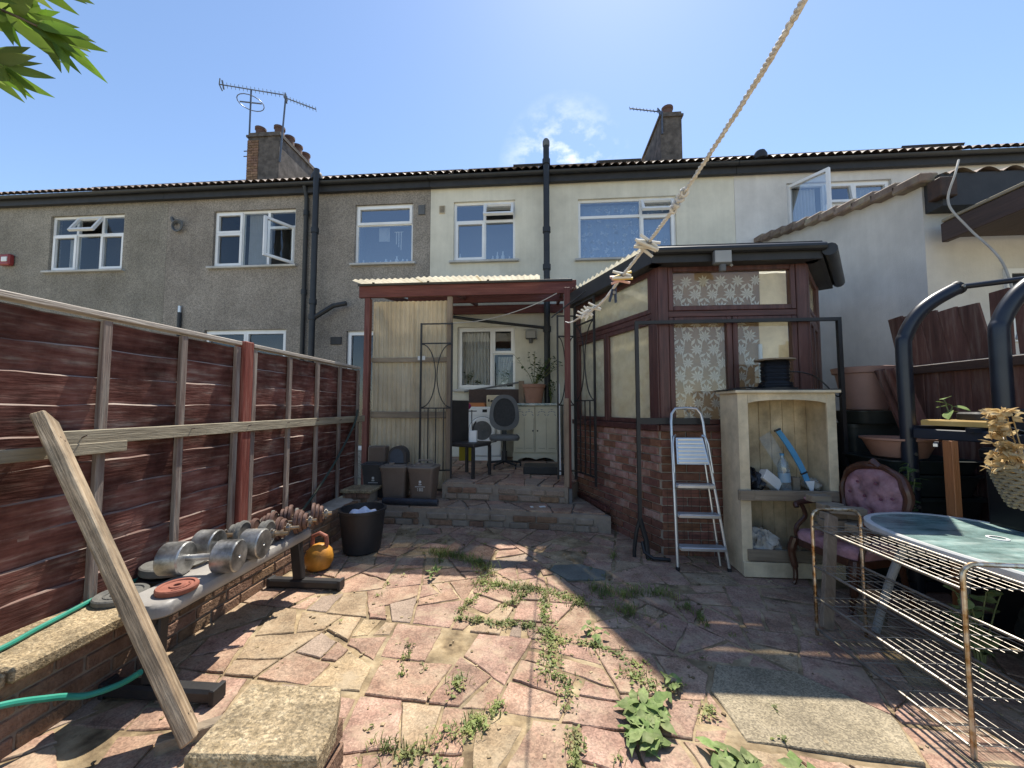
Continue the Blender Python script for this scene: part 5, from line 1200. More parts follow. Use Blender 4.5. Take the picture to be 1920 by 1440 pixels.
for y in (4.05, 2.85, 1.6): MB().bx(RXF+.012, RXF+.09, y-.04, y+.04, -.02, 1.72).build('post', 'rfence', rf_)
lp = thing('timber_fence', 'tilted red-brown fence boards leaning above the right boundary', 'fence', (3.36, 3.55, 1.70), 0)
for i in range(5): rboard(lp, 3.80-.135*i-.02*i, .15, 1.715, 2.19-.012*i, R(11), 3.36, .006)
lp2 = thing('timber_fence', 'weathered broken fence boards standing beside the tilted boards', 'fence', (3.34, 3.0, 1.70), 0)
for i in range(9): rboard(lp2, 3.04-.16*i, .13, 1.715, 2.20+U(-.03, .03), R(U(-2, 4)), 3.345, .015)
# leaning loose boards beside the planter
ld = thing('loose_boards', 'narrow brown boards leaning beside the mauve planter', 'boards', (2.92, 3.42, 1.2))
for i in range(3): MB().bar((2.98+.03*i, 3.42-.05*i, 1.16), (2.87+.03*i, 3.50-.05*i, 1.66), .02, .075, up=(1, 0, 0)).build('board', 'rfence', ld)
# ---------------------------------------------------------------- stacked planters and crates behind the cabinet
def tray(name, label, c, w, d, h, mat, cat, tilt=0):
    m = MB(); P0 = rrect(0, 0, w*.86, d*.86, .05); P1 = rrect(0, 0, w, d, .06); P2 = rrect(0, 0, w*1.05, d*1.06, .07); n_ = len(P0)
    vs_ = [(p[0], p[1], 0) for p in P0]+[(p[0], p[1], h*.92) for p in P1]+[(p[0], p[1], h*.92) for p in P2]+[(p[0], p[1], h) for p in P2]+[(p[0]*.95, p[1]*.95, h) for p in P1]+[(p[0], p[1], .02) for p in P0]
    m.add(vs_, [(k*n_+i, k*n_+(i+1) % n_, (k+1)*n_+(i+1) % n_, (k+1)*n_+i) for k in range(5) for i in range(n_)]+[tuple(range(n_))[::-1], tuple(range(5*n_, 6*n_))])
    m.m = None; M = Matrix.Translation(c) @ Matrix.Rotation(tilt, 4, 'Z'); m.v = [tuple(M @ V(v)) for v in m.v]
    o = m.build(name, mat); tag(o, label, cat); return o
z = .0
for i, (h, w, lab) in enumerate(((.36, .60, 'dark crate at the very bottom of the stack behind the pink chair'), (.30, .62, 'dark crate second from the bottom of the stack'), (.16, .60, 'shallow dark tray in the middle of the stack'), (.10, .62, 'shallow dark green tray just below the terracotta bowl'))):
    tray('plastic_crate', lab, (2.92, 3.35, z+.012), w, .52, h, 'crate_dark', 'crate', U(-.05, .05)); z += h+.004
o = MB().lathe([(.13, 0), (.16, .01), (.215, .135), (.235, .14), (.235, .155), (.20, .152), (.14, .02), (0, .02)], (2.80, 3.28, z+.014), 30, cap=False).build('plant_bowl', 'terracotta'); tag(o, 'wide terracotta plastic bowl on top of the dark trays', 'bowl')
tray('plastic_tray', 'black tray propped under the mauve planter', (2.98, 3.72, 1.20), .52, .34, .11, 'crate_dark', 'tray', .1)
for i in range(3): tray('plastic_crate', ('dark lower crate under the mauve planter', 'dark middle crate under the mauve planter', 'dark upper crate under the mauve planter')[i], (2.98, 3.82, .012+.395*i), .5, .36, .39, 'crate_dark', 'crate')
o = MB().lathe([(.135, 0), (.15, .01), (.205, .33), (.225, .335), (.235, .385), (.215, .39), (.19, .33), (.0, .30)], (2.93, 3.74, 1.312), 32, cap=False).build('planter', 'mauve_plastic'); tag(o, 'large round mauve-brown planter on the stack at the right', 'planter')
# ---------------------------------------------------------------- black exercise frame
ef = thing('exercise_machine', 'navy black steel frame with thick curved uprights and a shelf bar', 'machine', (2.8, 2.85, 0))
def upright(x, y, hook, nm='upright'):
    pts = curve([(x, y, 0), (x, y, .8), (x, y, 1.72), (x+.02, y, 1.88), (x+.09, y-.02, 2.03), (x+.19, y-.04, 2.13), (x+.34, y-.06, 2.22)], 6)
    MB().tube(pts, .047, 14).build(nm, 'frame_navy', ef)
    MB().lathe([(.05, -.012), (.05, .012)], (x+.345, y-.06, 2.222), 14, rot_to((.85, -.1, .5))).build('end_plug', 'black_rubber', ef)
    MB().lathe([(.010, 0), (.010, .012)], (x+.33, y-.108, 2.22), 8, Matrix.Rotation(R(90), 3, 'X')).build('bolt', 'wire_steel', ef)
upright(2.72, 3.10, 1); upright(2.86, 2.62, 1)
MB().tube([(3.07, 3.03, 2.225), (3.60, 2.62, 2.215), (3.9, 2.45, 2.21)], .020, 10).build('cross_tube', 'frame_navy', ef)
MB().bar((2.70, 3.02, 1.155), (2.85, 2.55, 1.155), .06, .07, bev=.006).build('shelf_bar', 'frame_navy', ef)
MB().bar((2.80, 2.52, 1.15), (2.84, 1.7, 1.15), .06, .07, bev=.006).build('shelf_bar', 'frame_navy', ef)
MB().bar((3.10, 3.02, 1.155), (3.20, 1.75, 1.155), .05, .05).build('shelf_bar', 'frame_navy', ef)
MB().bar((2.735, 2.70, 1.195), (3.22, 2.70, 1.195), .05, .03).build('cross_bar', 'frame_navy', ef)
MB().bar((2.72, 3.04, 1.195), (3.12, 3.04, 1.195), .05, .03).build('cross_bar', 'frame_navy', ef)
for y in (3.10, 2.62): MB().bar((2.45, y, .05), (3.18, y, .05), .07, .06).build('foot_bar', 'frame_navy', ef)
for z in (.62, .75, .88, 1.0): MB().lathe([(.012, 0), (.012, .006)], (2.72, 3.052, z), 10, Matrix.Rotation(R(90), 3, 'X')).build('adjuster_hole', 'wire_steel', ef)
o = MB().prism([(2.72, 3.00), (2.81, 2.60), (3.12, 2.62), (3.08, 3.02)], 1.215, 1.255, .008).build('yellow_board', 'yellow_board'); tag(o, 'yellow-edged board lying across the black frame shelf', 'board')
o = MB().prism(rrect(2.96, 2.82, .24, .18, .05), 1.258, 1.31, .012).build('seat_pad', 'black_rubber'); tag(o, 'black pad with a worn cream edge on the yellow board', 'pad')
o = MB().bx(2.82, 2.89, 2.46, 2.545, 1.192, 1.335, .01).build('black_block', 'black_rubber'); tag(o, 'black bracket block standing on the shelf bar', 'block')
o = MB().bx(2.585, 2.625, 2.66, 2.72, .0, 1.13, .003).build('orange_post', 'orange_wood'); tag(o, 'orange-brown timber post under the black frame shelf', 'post')
bb = thing('shade_box', 'large black box shape standing in for the deep shade under the frame shelf', 'box', (2.95, 2.2, 0))  # black body and lid put in as the deep shade below the shelf
MB().bx(2.66, 3.22, 1.45, 2.58, .0, 1.02, .03).build('shade_body', 'black_gloss', bb); MB().bx(2.65, 3.23, 1.44, 2.59, 1.025, 1.10, .02).build('lid', 'black_gloss', bb)
o = MB().bar((2.80, 2.98, 1.09), (2.62, 2.80, 1.09), .02, .02).build('metal_strip', 'aluminium'); tag(o, 'thin bright metal strip behind the curved upright', 'strip')
shrubby('ivy_sprig', 'dark ivy sprig behind the pink chair at the right', 'plant', (2.52, 2.95, .35), 8, .62, .12, .07, .06, 'leaf', 7, seed=21)
shrubby('leaf_sprig', 'pale variegated leaf sprig above the yellow board', 'plant', (2.86, 2.95, 1.258), 3, .15, .06, .10, .07, 'weed', 2, seed=22)
# wicker basket with dried flowers hanging
bk = thing('wicker_basket', 'grey wicker basket of dried flowers hanging at the right edge', 'basket', (2.22, 1.9, .88))
m = MB(); M0 = V((2.22, 1.90, .90))
for r_ in range(11):
    z = .90+r_*.0165; rr = .105+.055*(r_/10)**.8
    m.tube([(M0.x+rr*math.cos(2*math.pi*k/40), M0.y+rr*math.sin(2*math.pi*k/40), z+.004*(1 if (k+r_) % 2 else -1)) for k in range(40)], .0085, 5, closed=True)
m.build('weave', 'wicker', bk)
m = MB()
for k in range(20): a_ = 2*math.pi*k/20; m.tube([(M0.x+.098*math.cos(a_), M0.y+.098*math.sin(a_), .89), (M0.x+.165*math.cos(a_), M0.y+.165*math.sin(a_), 1.075)], .005, 5)
m.lathe([(.10, 0), (.0, 0)], (M0.x, M0.y, .892), 20, cap=False); m.build('ribs', 'wicker', bk)
m = MB(); m.tube([(M0.x-.15, M0.y, 1.06), (M0.x-.05, M0.y+.1, 1.2), (2.36, 2.2, 1.3), (2.6, 2.5, 1.28), (2.80, 2.42, 1.185)], .003, 5); m.build('hanging_wire', 'wire_steel', bk)
random.seed(61); df = thing('dried_flowers', 'dried brown and cream flowers spilling from the wicker basket', 'flowers', (2.22, 1.9, 1.0)); m = MB(); lf = MB()
for i in range(150):
    a_, k = U(0, 6.28), math.sqrt(U(0, 1)); p = V((M0.x+.17*k*math.cos(a_), M0.y+.17*k*math.sin(a_), 1.05+U(0, .11)*(1.1-k)))
    if i > 95: t_ = U(0, 1); p = V((M0.x-.14+.02*math.sin(t_*5)+U(-.035, .035), M0.y+.02+U(-.04, .04), 1.07+.26*t_))
    for s in range(4):
        l_ = leafmesh(U(.025, .05), U(.014, .026), U(-.3, .6)); E = Matrix.Translation(p) @ Euler((U(-1, 1), U(-1, 1), U(0, 6.28))).to_matrix().to_4x4(); lf.add([tuple(E @ V(v)) for v in l_.v], l_.f)
    if i % 3 == 0: m.tube([p, (p.x*.5+M0.x*.5, p.y*.5+M0.y*.5, 1.0)], .0022, 4)
lf.build('petals', 'dry_flower', df, smooth=60); m.build('stalks', 'dry_flower', df)

# ---------------------------------------------------------------- step ladder
sl_ = thing('step_ladder', 'aluminium folding step ladder leaning against the conservatory brickwork', 'ladder', (1.30, 3.40, 0))
def lp_(s, t, back=0):      # s -1..1 across, t 0..1 up
    hw = .205-.065*t; return V((1.315-.035*t+s*hw, 3.345+.17*t+back, 1.10*t+.012))
pts = [lp_(-1, 0), lp_(-1, .5), lp_(-1, 1)]
T1 = lp_(-1, 1); T2 = lp_(1, 1)
loop = [lp_(-1, 0), lp_(-1, .35), lp_(-1, .7), T1, T1+V((.004, .015, .10)), T1+V((.015, .03, .17)), T1+V((.05, .035, .215)), (T1+T2)/2+V((0, .04, .222)), T2+V((-.05, .035, .215)), T2+V((-.015, .03, .17)), T2+V((-.004, .015, .10)), T2, lp_(1, .7), lp_(1, .35), lp_(1, 0)]
MB().tube(loop, .0125, 10).build('front_rail', 'aluminium', sl_)
rl = [lp_(-.88, 0, .07)+V((0, 0, 0)), lp_(-.88, .95, .02), lp_(-.86, .98, -.005), lp_(-.80, 1.0, -.02)]
for s in (-1, 1): MB().tube([lp_(s*.84, 0, .09), lp_(s*.84, .5, .055), lp_(s*.84, .97, .03)], .010, 8).build('rear_leg', 'aluminium', sl_)
for s in (-1, 1): MB().tube([lp_(s*1.0, .70, -.03), lp_(s*1.02, .92, -.035), lp_(s*.95, .97, -.03), lp_(s*.80, .985, -.012)], .009, 8).build('side_stay', 'aluminium', sl_)
for i, t in enumerate((.155, .385, .60)):
    a_, b_ = lp_(-.93, t), lp_(.93, t); st = MB().bar(a_+V((0, -.02, 0)), b_+V((0, -.02, 0)), .085, .028, bev=.004).build('tread', 'aluminium', sl_)
    g_ = MB()
    for k in range(5): g_.bar(a_+V((.01, -.055+.018*k, .016)), b_+V((-.01, -.055+.018*k, .016)), .006, .004)
    g_.build('tread_ribs', 'aluminium', st)
a_, b_ = lp_(-.84, .76, -.03), lp_(.84, .965, -.03)
pl_ = MB(); q = [lp_(-.86, .765, -.045), lp_(.86, .765, -.045), lp_(.80, .965, -.02), lp_(-.80, .965, -.02)]; u_ = V((0, .02, .004))
pl_.add([tuple(p) for p in q]+[tuple(p+u_) for p in q], [(0, 1, 2, 3), (7, 6, 5, 4), (0, 4, 5, 1), (1, 5, 6, 2), (2, 6, 7, 3), (3, 7, 4, 0)]); pf = pl_.build('platform', 'aluminium', sl_)
g_ = MB()
for k in range(7):
    f = (k+.5)/7; g_.bar(q[0].lerp(q[3], f)+V((.012, -.006, 0)), q[1].lerp(q[2], f)+V((-.012, -.006, 0)), .010, .012)
g_.build('platform_ribs', 'aluminium', pf)
for s in (-1, 1): MB().lathe([(.017, 0), (.017, .03)], lp_(s, 0)-V((0, 0, .012)), 10).build('rubber_foot', 'black_rubber', sl_)
# wire mesh panel behind ladder
m = MB()
for k in range(6): m.tube([(1.13+.07*k, 3.635, .02), (1.13+.07*k, 3.64, .62)], .002, 4)
for k in range(8): m.tube([(1.12, 3.635, .04+.075*k), (1.50, 3.635, .04+.075*k)], .002, 4)
o = m.build('wire_mesh', 'iron_rust'); tag(o, 'rusty wire mesh panel propped behind the step ladder', 'mesh')

# ---------------------------------------------------------------- cream cabinet
cb = thing('cream_cabinet', 'tall cream painted open cabinet with shelves beside the ladder', 'cabinet', (1.96, 3.42, .012))
x0, x1, y0, y1, zt = 1.585, 2.325, 3.25, 3.575, 1.455
MB().bx(x0, x0+.022, y0+.022, y1, .012, zt, .003).build('side_panel', 'cream_paint', cb); MB().bx(x1-.022, x1, y0+.022, y1, .012, zt, .003).build('side_panel', 'cream_paint', cb)
MB().bx(x0-.004, x0+.075, y0, y0+.021, .012, zt, .003).build('stile', 'cream_paint', cb); MB().bx(x1-.065, x1+.004, y0, y0+.021, .012, zt, .003).build('stile', 'cream_paint', cb)
m = MB(); vs_ = []; n_ = 12
for k in range(n_+1):
    x = x0+.076+(x1-x0-.142)*k/n_; zz = 1.375+.028*math.sin(math.pi*k/n_)**.6
    vs_ += [(x, y0+.002, zz), (x, y0+.002, zt), (x, y0+.02, zz), (x, y0+.02, zt)]
fs_ = []
for k in range(n_): a_ = 4*k; fs_ += [(a_, a_+4, a_+5, a_+1), (a_+2, a_+3, a_+7, a_+6), (a_+1, a_+5, a_+7, a_+3), (a_, a_+2, a_+6, a_+4)]
m.add(vs_, fs_); m.build('arched_rail', 'cream_paint', cb)
MB().bx(x0-.03, x1+.03, y0-.03, y1+.004, zt+.001, zt+.024, .004).build('top', 'cream_paint', cb)
MB().bx(x0-.04, x1+.05, y0-.02, y1+.01, zt+.026, zt+.034).build('roofing_felt', 'iron', cb)
for k in range(7):
    w_ = (x1-x0-.046)/7; MB().bx(x0+.023+w_*k+.0015, x0+.023+w_*(k+1)-.0015, y1-.014, y1-.002, .03, zt-.002, .0025).build('back_board', 'cream_board', cb)
MB().bx(x0+.024, x1-.024, y0+.03, y1-.016, .635, .655).build('shelf', 'timber_x', cb)
MB().bx(x0-.03, x1-.02, y0-.028, y0-.003, .605, .685, .003).build('shelf_edge', 'timber_x', cb)
MB().box((x0+.03, y0-.034, .645), (.11, .01, .078), None, .003).build('repair_block', 'timber_x', cb)
MB().bx(x0+.03, x1-.02, y0-.022, y0-.003, .135, .225, .003).build('lower_board', 'timber_x', cb)
MB().bx(x0-.006, x1+.006, y0-.02, y0-.001, .012, .128, .004).build('plinth', 'cream_paint', cb)
MB().bx(x0+.024, x1-.024, y0+.022, y1-.016, .10, .118).build('bottom', 'timber_x', cb)
# contents
def blob(name, mat, c, r, label, cat, amp=.25, seed=1, n=22):
    rs = random.Random(seed); ph = [(rs.uniform(2, 7), rs.uniform(2, 7), rs.uniform(0, 6)) for _ in range(6)]; m = MB(); vs_ = []; fs_ = []
    for j in range(n+1):
        th = math.pi*j/n
        for i in range(n*2):
            a_ = math.pi*i/n; d = 1+amp*sum(math.sin(p*th+q*math.cos(a_)*1.7+s)*math.cos(q*th*.7+p*math.sin(a_)+s) for p, q, s in ph)/3
            vs_.append((c[0]+r[0]*d*math.sin(th)*math.cos(a_), c[1]+r[1]*d*math.sin(th)*math.sin(a_), max(c[2]-r[2]*.95, c[2]+r[2]*d*math.cos(th))))
    for j in range(n):
        for i in range(n*2): fs_.append((j*2*n+i, j*2*n+(i+1) % (2*n), (j+1)*2*n+(i+1) % (2*n), (j+1)*2*n+i))
    m.add(vs_, fs_); o = m.build(name, mat, smooth=50); tag(o, label, cat); return o
blob('plastic_bag', 'bag_black', (1.735, 3.40, .735), (.085, .09, .085), 'crumpled black plastic bag on the cabinet shelf', 'bag', .3, 3)
blob('plastic_bag', 'rag', (1.78, 3.36, .215), (.125, .10, .11), 'dirty crumpled white sack at the bottom of the cabinet', 'sack', .4, 8)
blob('rag', 'rag', (2.235, 3.42, .70), (.05, .08, .045), 'pale crumpled rag at the right of the cabinet shelf', 'rag', .35, 9, 16)
M = Matrix.Translation((1.865, 3.36, .745)) @ Euler((R(-12), R(38), R(10))).to_matrix().to_4x4()
o = MB(M).bx(-.085, .085, -.035, .035, -.045, .045, .003).build('white_box', 'paper'); tag(o, 'white cardboard box tipped against the black bag', 'box')
M = Matrix.Translation((1.99, 3.36, .657)) @ Matrix.Rotation(R(-4), 4, 'Y')
bo = thing('water_bottle', 'clear plastic water bottle with a blue label on the cabinet shelf', 'bottle', (1.99, 3.36, .657))
MB(M).lathe([(.03, 0), (.043, .006), (.043, .03), (.040, .05), (.043, .07), (.043, .19), (.036, .23), (.018, .265), (.014, .275), (.014, .29)], (0, 0, 0), 20).build('bottle_body', 'bottle_clear', bo)
MB(M).lathe([(.0438, .075), (.0438, .15)], (0, 0, 0), 20, cap=False).build('label_band', 'bottle_blue', bo)
MB(M).lathe([(.016, .288), (.016, .305)], (0, 0, 0), 14).build('cap', 'blue_plastic', bo)
sa = thing('blue_scraper', 'long blue plastic scraper leaning inside the cabinet', 'tool', (2.16, 3.40, .66))
pts = curve([(2.165, 3.36, .72), (2.14, 3.40, .85), (2.09, 3.45, 1.00), (2.035, 3.49, 1.12), (2.02, 3.50, 1.15)], 6)
m = MB()
for i in range(len(pts)-1): m.bar(pts[i], pts[i+1]+(pts[i+1]-pts[i])*.15, .012, .045-.012*abs(i/len(pts)-.4), up=(1, 0, .4))
m.build('blade', 'blue_plastic', sa)
MB().add([(2.13, 3.335, .74), (2.20, 3.335, .745), (2.185, 3.33, .665), (2.165, 3.33, .66), (2.13, 3.345, .74), (2.20, 3.345, .745), (2.185, 3.34, .665), (2.165, 3.34, .66)], [(0, 1, 2, 3), (7, 6, 5, 4), (0, 4, 5, 1), (1, 5, 6, 2), (2, 6, 7, 3), (3, 7, 4, 0)]).build('tip', 'white_plastic', sa)
for p in (pts[4], pts[-3]): MB().box(tuple(p), (.05, .022, .012), Matrix.Rotation(R(-25), 3, 'Y')).build('band', 'iron', sa)
o = MB().add([(1.885, 3.535, 1.07), (1.99, 3.54, 1.135), (2.13, 3.46, .80), (2.03, 3.45, .74), (1.885, 3.541, 1.07), (1.99, 3.546, 1.135), (2.13, 3.466, .80), (2.03, 3.456, .74)], [(0, 1, 2, 3), (7, 6, 5, 4), (0, 4, 5, 1), (1, 5, 6, 2), (2, 6, 7, 3), (3, 7, 4, 0)]).build('clear_panel', 'glass_clear'); tag(o, 'clear acrylic sheet leaning behind the blue scraper', 'panel')
o = MB().bx(2.06, 2.12, 3.38, 3.46, .656, .76, .005).build('small_carton', 'timber_x'); tag(o, 'small brown carton behind the water bottle', 'carton')
# small leaning black clip
o = MB().tube([(1.73, 3.47, .80), (1.735, 3.5, .90), (1.76, 3.5, .93), (1.77, 3.5, .84)], .008, 6).build('hand_trowel', 'iron'); tag(o, 'small black trowel sticking up behind the white box', 'trowel')
# cable reel on top
cr = thing('cable_reel', 'wooden reel wound with black cable on top of the cream cabinet', 'reel', (1.975, 3.42, zt+.035)); zb = zt+.035
MB().lathe([(.155, 0), (.155, .014)], (1.975, 3.42, zb), 32).build('flange', 'iron', cr); MB().lathe([(.150, 0), (.150, .012)], (1.975, 3.42, zb+.245), 32).build('flange', 'timber_x', cr)
m = MB()
for k in range(22): 
    rr = .10+.004*math.sin(k*2.1)+(.02 if k < 4 else 0); m.tube([(1.975+rr*math.cos(2*math.pi*i/32), 3.42+rr*math.sin(2*math.pi*i/32), zb+.022+.0102*k) for i in range(32)], .0062, 5, closed=True)
m.lathe([(.098, .014), (.098, .245)], (1.975, 3.42, zb), 24); m.build('wound_cable', 'cable', cr)
MB().tube(curve([(2.07, 3.39, zb+.15), (2.18, 3.38, zb+.14), (2.28, 3.38, zb+.10), (2.35, 3.36, zb+.02), (2.40, 3.33, zb-.06), (2.42, 3.3, zb-.03)]), .006, 6).build('loose_end', 'cable', cr)
MB().tube(curve([(1.85, 3.38, zb+.03), (1.74, 3.30, zb+.01), (1.66, 3.26, zb+.012), (1.56, 3.3, zb+.0), (1.54, 3.34, zb-.01)]), .006, 6).build('loose_end', 'cable', cr)

# ---------------------------------------------------------------- pink armchair
ac = thing('armchair', 'antique pink button-back armchair with carved dark wood frame', 'chair', (2.16, 2.97, .012), R(-80))
ac.scale = (.93, .93, .93)
# local: front is -y, right is +x
m = MB(); P = rrect(0, 0, .50, .44, .10); n_ = len(P)
P = [(p[0]*(1-.12*(p[1]/.22)), p[1]) for p in P]
vs_ = [(p[0], p[1], .36) for p in P]+[(p[0]*1.01, p[1]*1.01, .40) for p in P]+[(p[0]*.95, p[1]*.95, .43) for p in P]+[(p[0]*.6, p[1]*.6, .45) for p in P]
m.add(vs_, [(k*n_+i, k*n_+(i+1) % n_, (k+1)*n_+(i+1) % n_, (k+1)*n_+i) for k in range(3) for i in range(n_)]+[tuple(range(n_))[::-1], tuple(range(3*n_, 4*n_))]); m.build('seat', 'pink_velvet', ac, local=True, smooth=60)
m = MB(); vs_ = [(p[0]*1.04, p[1]*1.04, .31+.02*abs(p[0])) for p in P]+[(p[0]*1.04, p[1]*1.04, .365) for p in P]
m.add(vs_, [(i, (i+1) % n_, n_+(i+1) % n_, n_+i) for i in range(n_)]+[tuple(range(n_))[::-1], tuple(range(n_, 2*n_))]); m.build('seat_rail', 'chair_wood', ac, local=True)
btn = [(-.09, .12), (.05, .13), (-.15, .03), (-.03, .02), (.09, .02), (.17, .04), (-.09, -.08), (.03, -.09)]
def bshape(a_): x, z = ov_(.225, .235, a_, 2.3); return x*(1+.10*z/.235), z
def back_pt(u, v, dy):   # u,v in -1..1 plane
    return (u, .21+.16*(v+.25)*.55+dy, .72+v)
m = MB(); NR, NA = 14, 48; vs_ = [back_pt(0, 0, -.05)]
for r_ in range(1, NR+1):
    f = r_/NR
    for i in range(NA):
        x, z = bshape(2*math.pi*i/NA); x *= f; z *= f
        puff = .055*(1-f**4); dent = sum(math.exp(-((x-bx_)**2+(z-bz_)**2)/.0009) for bx_, bz_ in btn)*.022
        cr_ = .010*min(1, sum(math.exp(-(((x-bx_)*.7+(z-bz_)*.7)**2)/.00012)*math.exp(-((x-bx_)**2+(z-bz_)**2)/.006) for bx_, bz_ in btn))
        vs_.append(back_pt(x, z, -puff+dent+cr_))
fs_ = [(0, 1+i, 1+(i+1) % NA) for i in range(NA)]+[(1+(r_-1)*NA+i, 1+(r_-1)*NA+(i+1) % NA, 1+r_*NA+(i+1) % NA, 1+r_*NA+i) for r_ in range(1, NR) for i in range(NA)]
m.add(vs_, fs_); bp = m.build('back_cushion', 'pink_velvet', ac, local=True, smooth=70)
for bx_, bz_ in btn: MB().lathe([(.011, 0), (.009, .006), (.0, .008)], back_pt(bx_, bz_, -.034), 10, Matrix.Rotation(R(95), 3, 'X')).build('button', 'button_dark', bp, local=True)
MB().tube([back_pt(bshape(2*math.pi*i/48)[0]*1.07, bshape(2*math.pi*i/48)[1]*1.08, .005+.006*math.sin(i*1.3)) for i in range(48)], [.028+.006*math.sin(i*.26*2) for i in range(48)], 10, closed=True).build('back_frame', 'chair_wood', ac, local=True)
MB().tube([back_pt(-.05, .25, 0), back_pt(0, .285, 0), back_pt(.05, .25, 0)], [.02, .03, .02], 8).build('crest', 'chair_wood', ac, local=True)
m = MB(); m.add([back_pt(*[k*1.02 for k in bshape(2*math.pi*i/24)], .025) for i in range(24)], [tuple(range(24))]); m.build('back_panel', 'dark_leather', ac, local=True)
for s in (-1, 1):
    MB().tube(curve([(s*.25, -.21, .36), (s*.262, -.235, .25), (s*.245, -.225, .12), (s*.235, -.235, .03), (s*.24, -.25, .0)]), [.032]*8+[.026]*8+[.018]*8+[.014]*8+[.018], 10).build('leg', 'chair_wood', ac, local=True)
    MB().tube(curve([(s*.20, .20, .36), (s*.20, .23, .18), (s*.20, .29, .0)]), .02, 8).build('leg', 'chair_wood', ac, local=True)
    MB().tube(curve([(s*.235, .24, .60), (s*.27, .08, .645), (s*.285, -.08, .64), (s*.28, -.16, .625), (s*.265, -.17, .60)]), .021, 8).build('arm', 'chair_wood', ac, local=True)
    MB().tube(curve([(s*.275, -.12, .625), (s*.262, -.10, .53), (s*.275, -.17, .44), (s*.265, -.18, .36)]), .017, 8).build('arm_post', 'chair_wood', ac, local=True)
    MB().tube(curve([(s*.275, .10, .655), (s*.284, .0, .665), (s*.285, -.08, .658)]), .020, 8).build('arm_pad', 'pink_velvet', ac, local=True)
    MB().tube(curve([(s*.20, .22, .38), (s*.20, .215, .48), (s*.19, .225, .58)]), .018, 8).build('back_post', 'chair_wood', ac, local=True)
# timber offcuts heaped on the chair
random.seed(71)
spots = [(2.02, 2.86, .475, .16, 20), (2.03, 2.97, .475, .18, -25), (2.10, 2.78, .475, .15, 60), (2.16, 2.92, .475, .17, 10), (2.03, 2.90, .525, .17, -10), (2.11, 2.84, .525, .16, 45), (2.06, 2.99, .525, .14, 5), (2.05, 2.92, .575, .18, 12), (2.13, 2.93, .575, .16, -30), (2.04, 2.95, .625, .15, 8), (2.08, 2.85, .625, .20, -18), (2.02, 3.03, .665, .14, 4)]
for i, (x, y, z_, l_, a_) in enumerate(spots):
    o = MB().box((x, y, z_+.012), (l_, .07, .046), Matrix.Rotation(R(a_), 3, 'Z'), .003).build('timber_offcut', 'timber_x'); tag(o, 'short sawn timber offcut heaped on the pink armchair seat', 'timber', 'timber offcuts on the armchair')
o = MB().bar((1.70, 2.53, .01), (1.93, 2.78, .62), .075, .028, up=(0, 1, .3), bev=.003).build('leaning_plank', 'timber_z'); tag(o, 'grey weathered plank leaning from the paving onto the pink chair', 'plank')

# ---------------------------------------------------------------- oval glass table
gt = thing('garden_table', 'oval garden table with frosted blue-green glass and pale rim', 'table', (2.42, 1.95, 0))
TC, TA = V((2.42, 1.98, .645)), R(13)
def tpt(a_, k, z):
    x, y = ov_(.455*k, .80*k, a_, 2.5); return (TC.x+x*math.cos(TA)-y*math.sin(TA), TC.y+x*math.sin(TA)+y*math.cos(TA), z)
N = 64; m = MB(); vs_ = []
for k, z_ in ((1.0, .615), (1.0, .648), (.985, .656), (.955, .655), (.955, .615)): vs_ += [tpt(2*math.pi*i/N, k, z_) for i in range(N)]
m.add(vs_, [(k*N+i, k*N+(i+1) % N, ((k+1) % 5)*N+(i+1) % N, ((k+1) % 5)*N+i) for k in range(5) for i in range(N)]); m.build('rim', 'table_rim', gt, smooth=40)
m = MB(); vs_ = [tpt(2*math.pi*i/N, .953, .640) for i in range(N)]+[tpt(2*math.pi*i/N, .953, .651) for i in range(N)]; m.add(vs_, [tuple(range(N))[::-1], tuple(range(N, 2*N))]+[(i, (i+1) % N, N+(i+1) % N, N+i) for i in range(N)]); m.build('glass_top', 'table_glass', gt)
hx, hy = 2.40, 2.27
MB().lathe([(.030, 0), (.042, 0), (.042, .004), (.030, .004)], (hx, hy, .6515), 24, cap=False).build('parasol_ring', 'white_plastic', gt)
for a_, k in ((50, .8), (130, .8), (230, .8), (310, .8)):
    p = V(tpt(R(a_), .75, .61)); q = V(tpt(R(a_), .98, .015)); MB().tube(curve([p, p.lerp(q, .5)+V((0, 0, .05)), q]), .021, 10).build('leg', 'leg_grey', gt)
for (a1, a2) in ((50, 130), (230, 310)): MB().tube([V(tpt(R(a1), .80, .50)), V(tpt(R(a2), .80, .50))], .013, 8).build('stretcher', 'leg_grey', gt)
# bags and bits under the table
blob('plastic_sack', 'crate_dark', (2.62, 1.95, .20), (.22, .40, .20), 'dark grey sack slumped under the glass table', 'sack', .25, 14)
blob('compost_bag', 'yellow_cloth', (2.36, 1.62, .16), (.10, .14, .15), 'yellow plastic bag under the near end of the glass table', 'bag', .3, 15)
shrubby('weed_clump', 'bright leafy weed growing under the glass table', 'plant', (2.16, 2.15, .012), 9, .45, .16, .08, .05, 'weed', 6, seed=33)

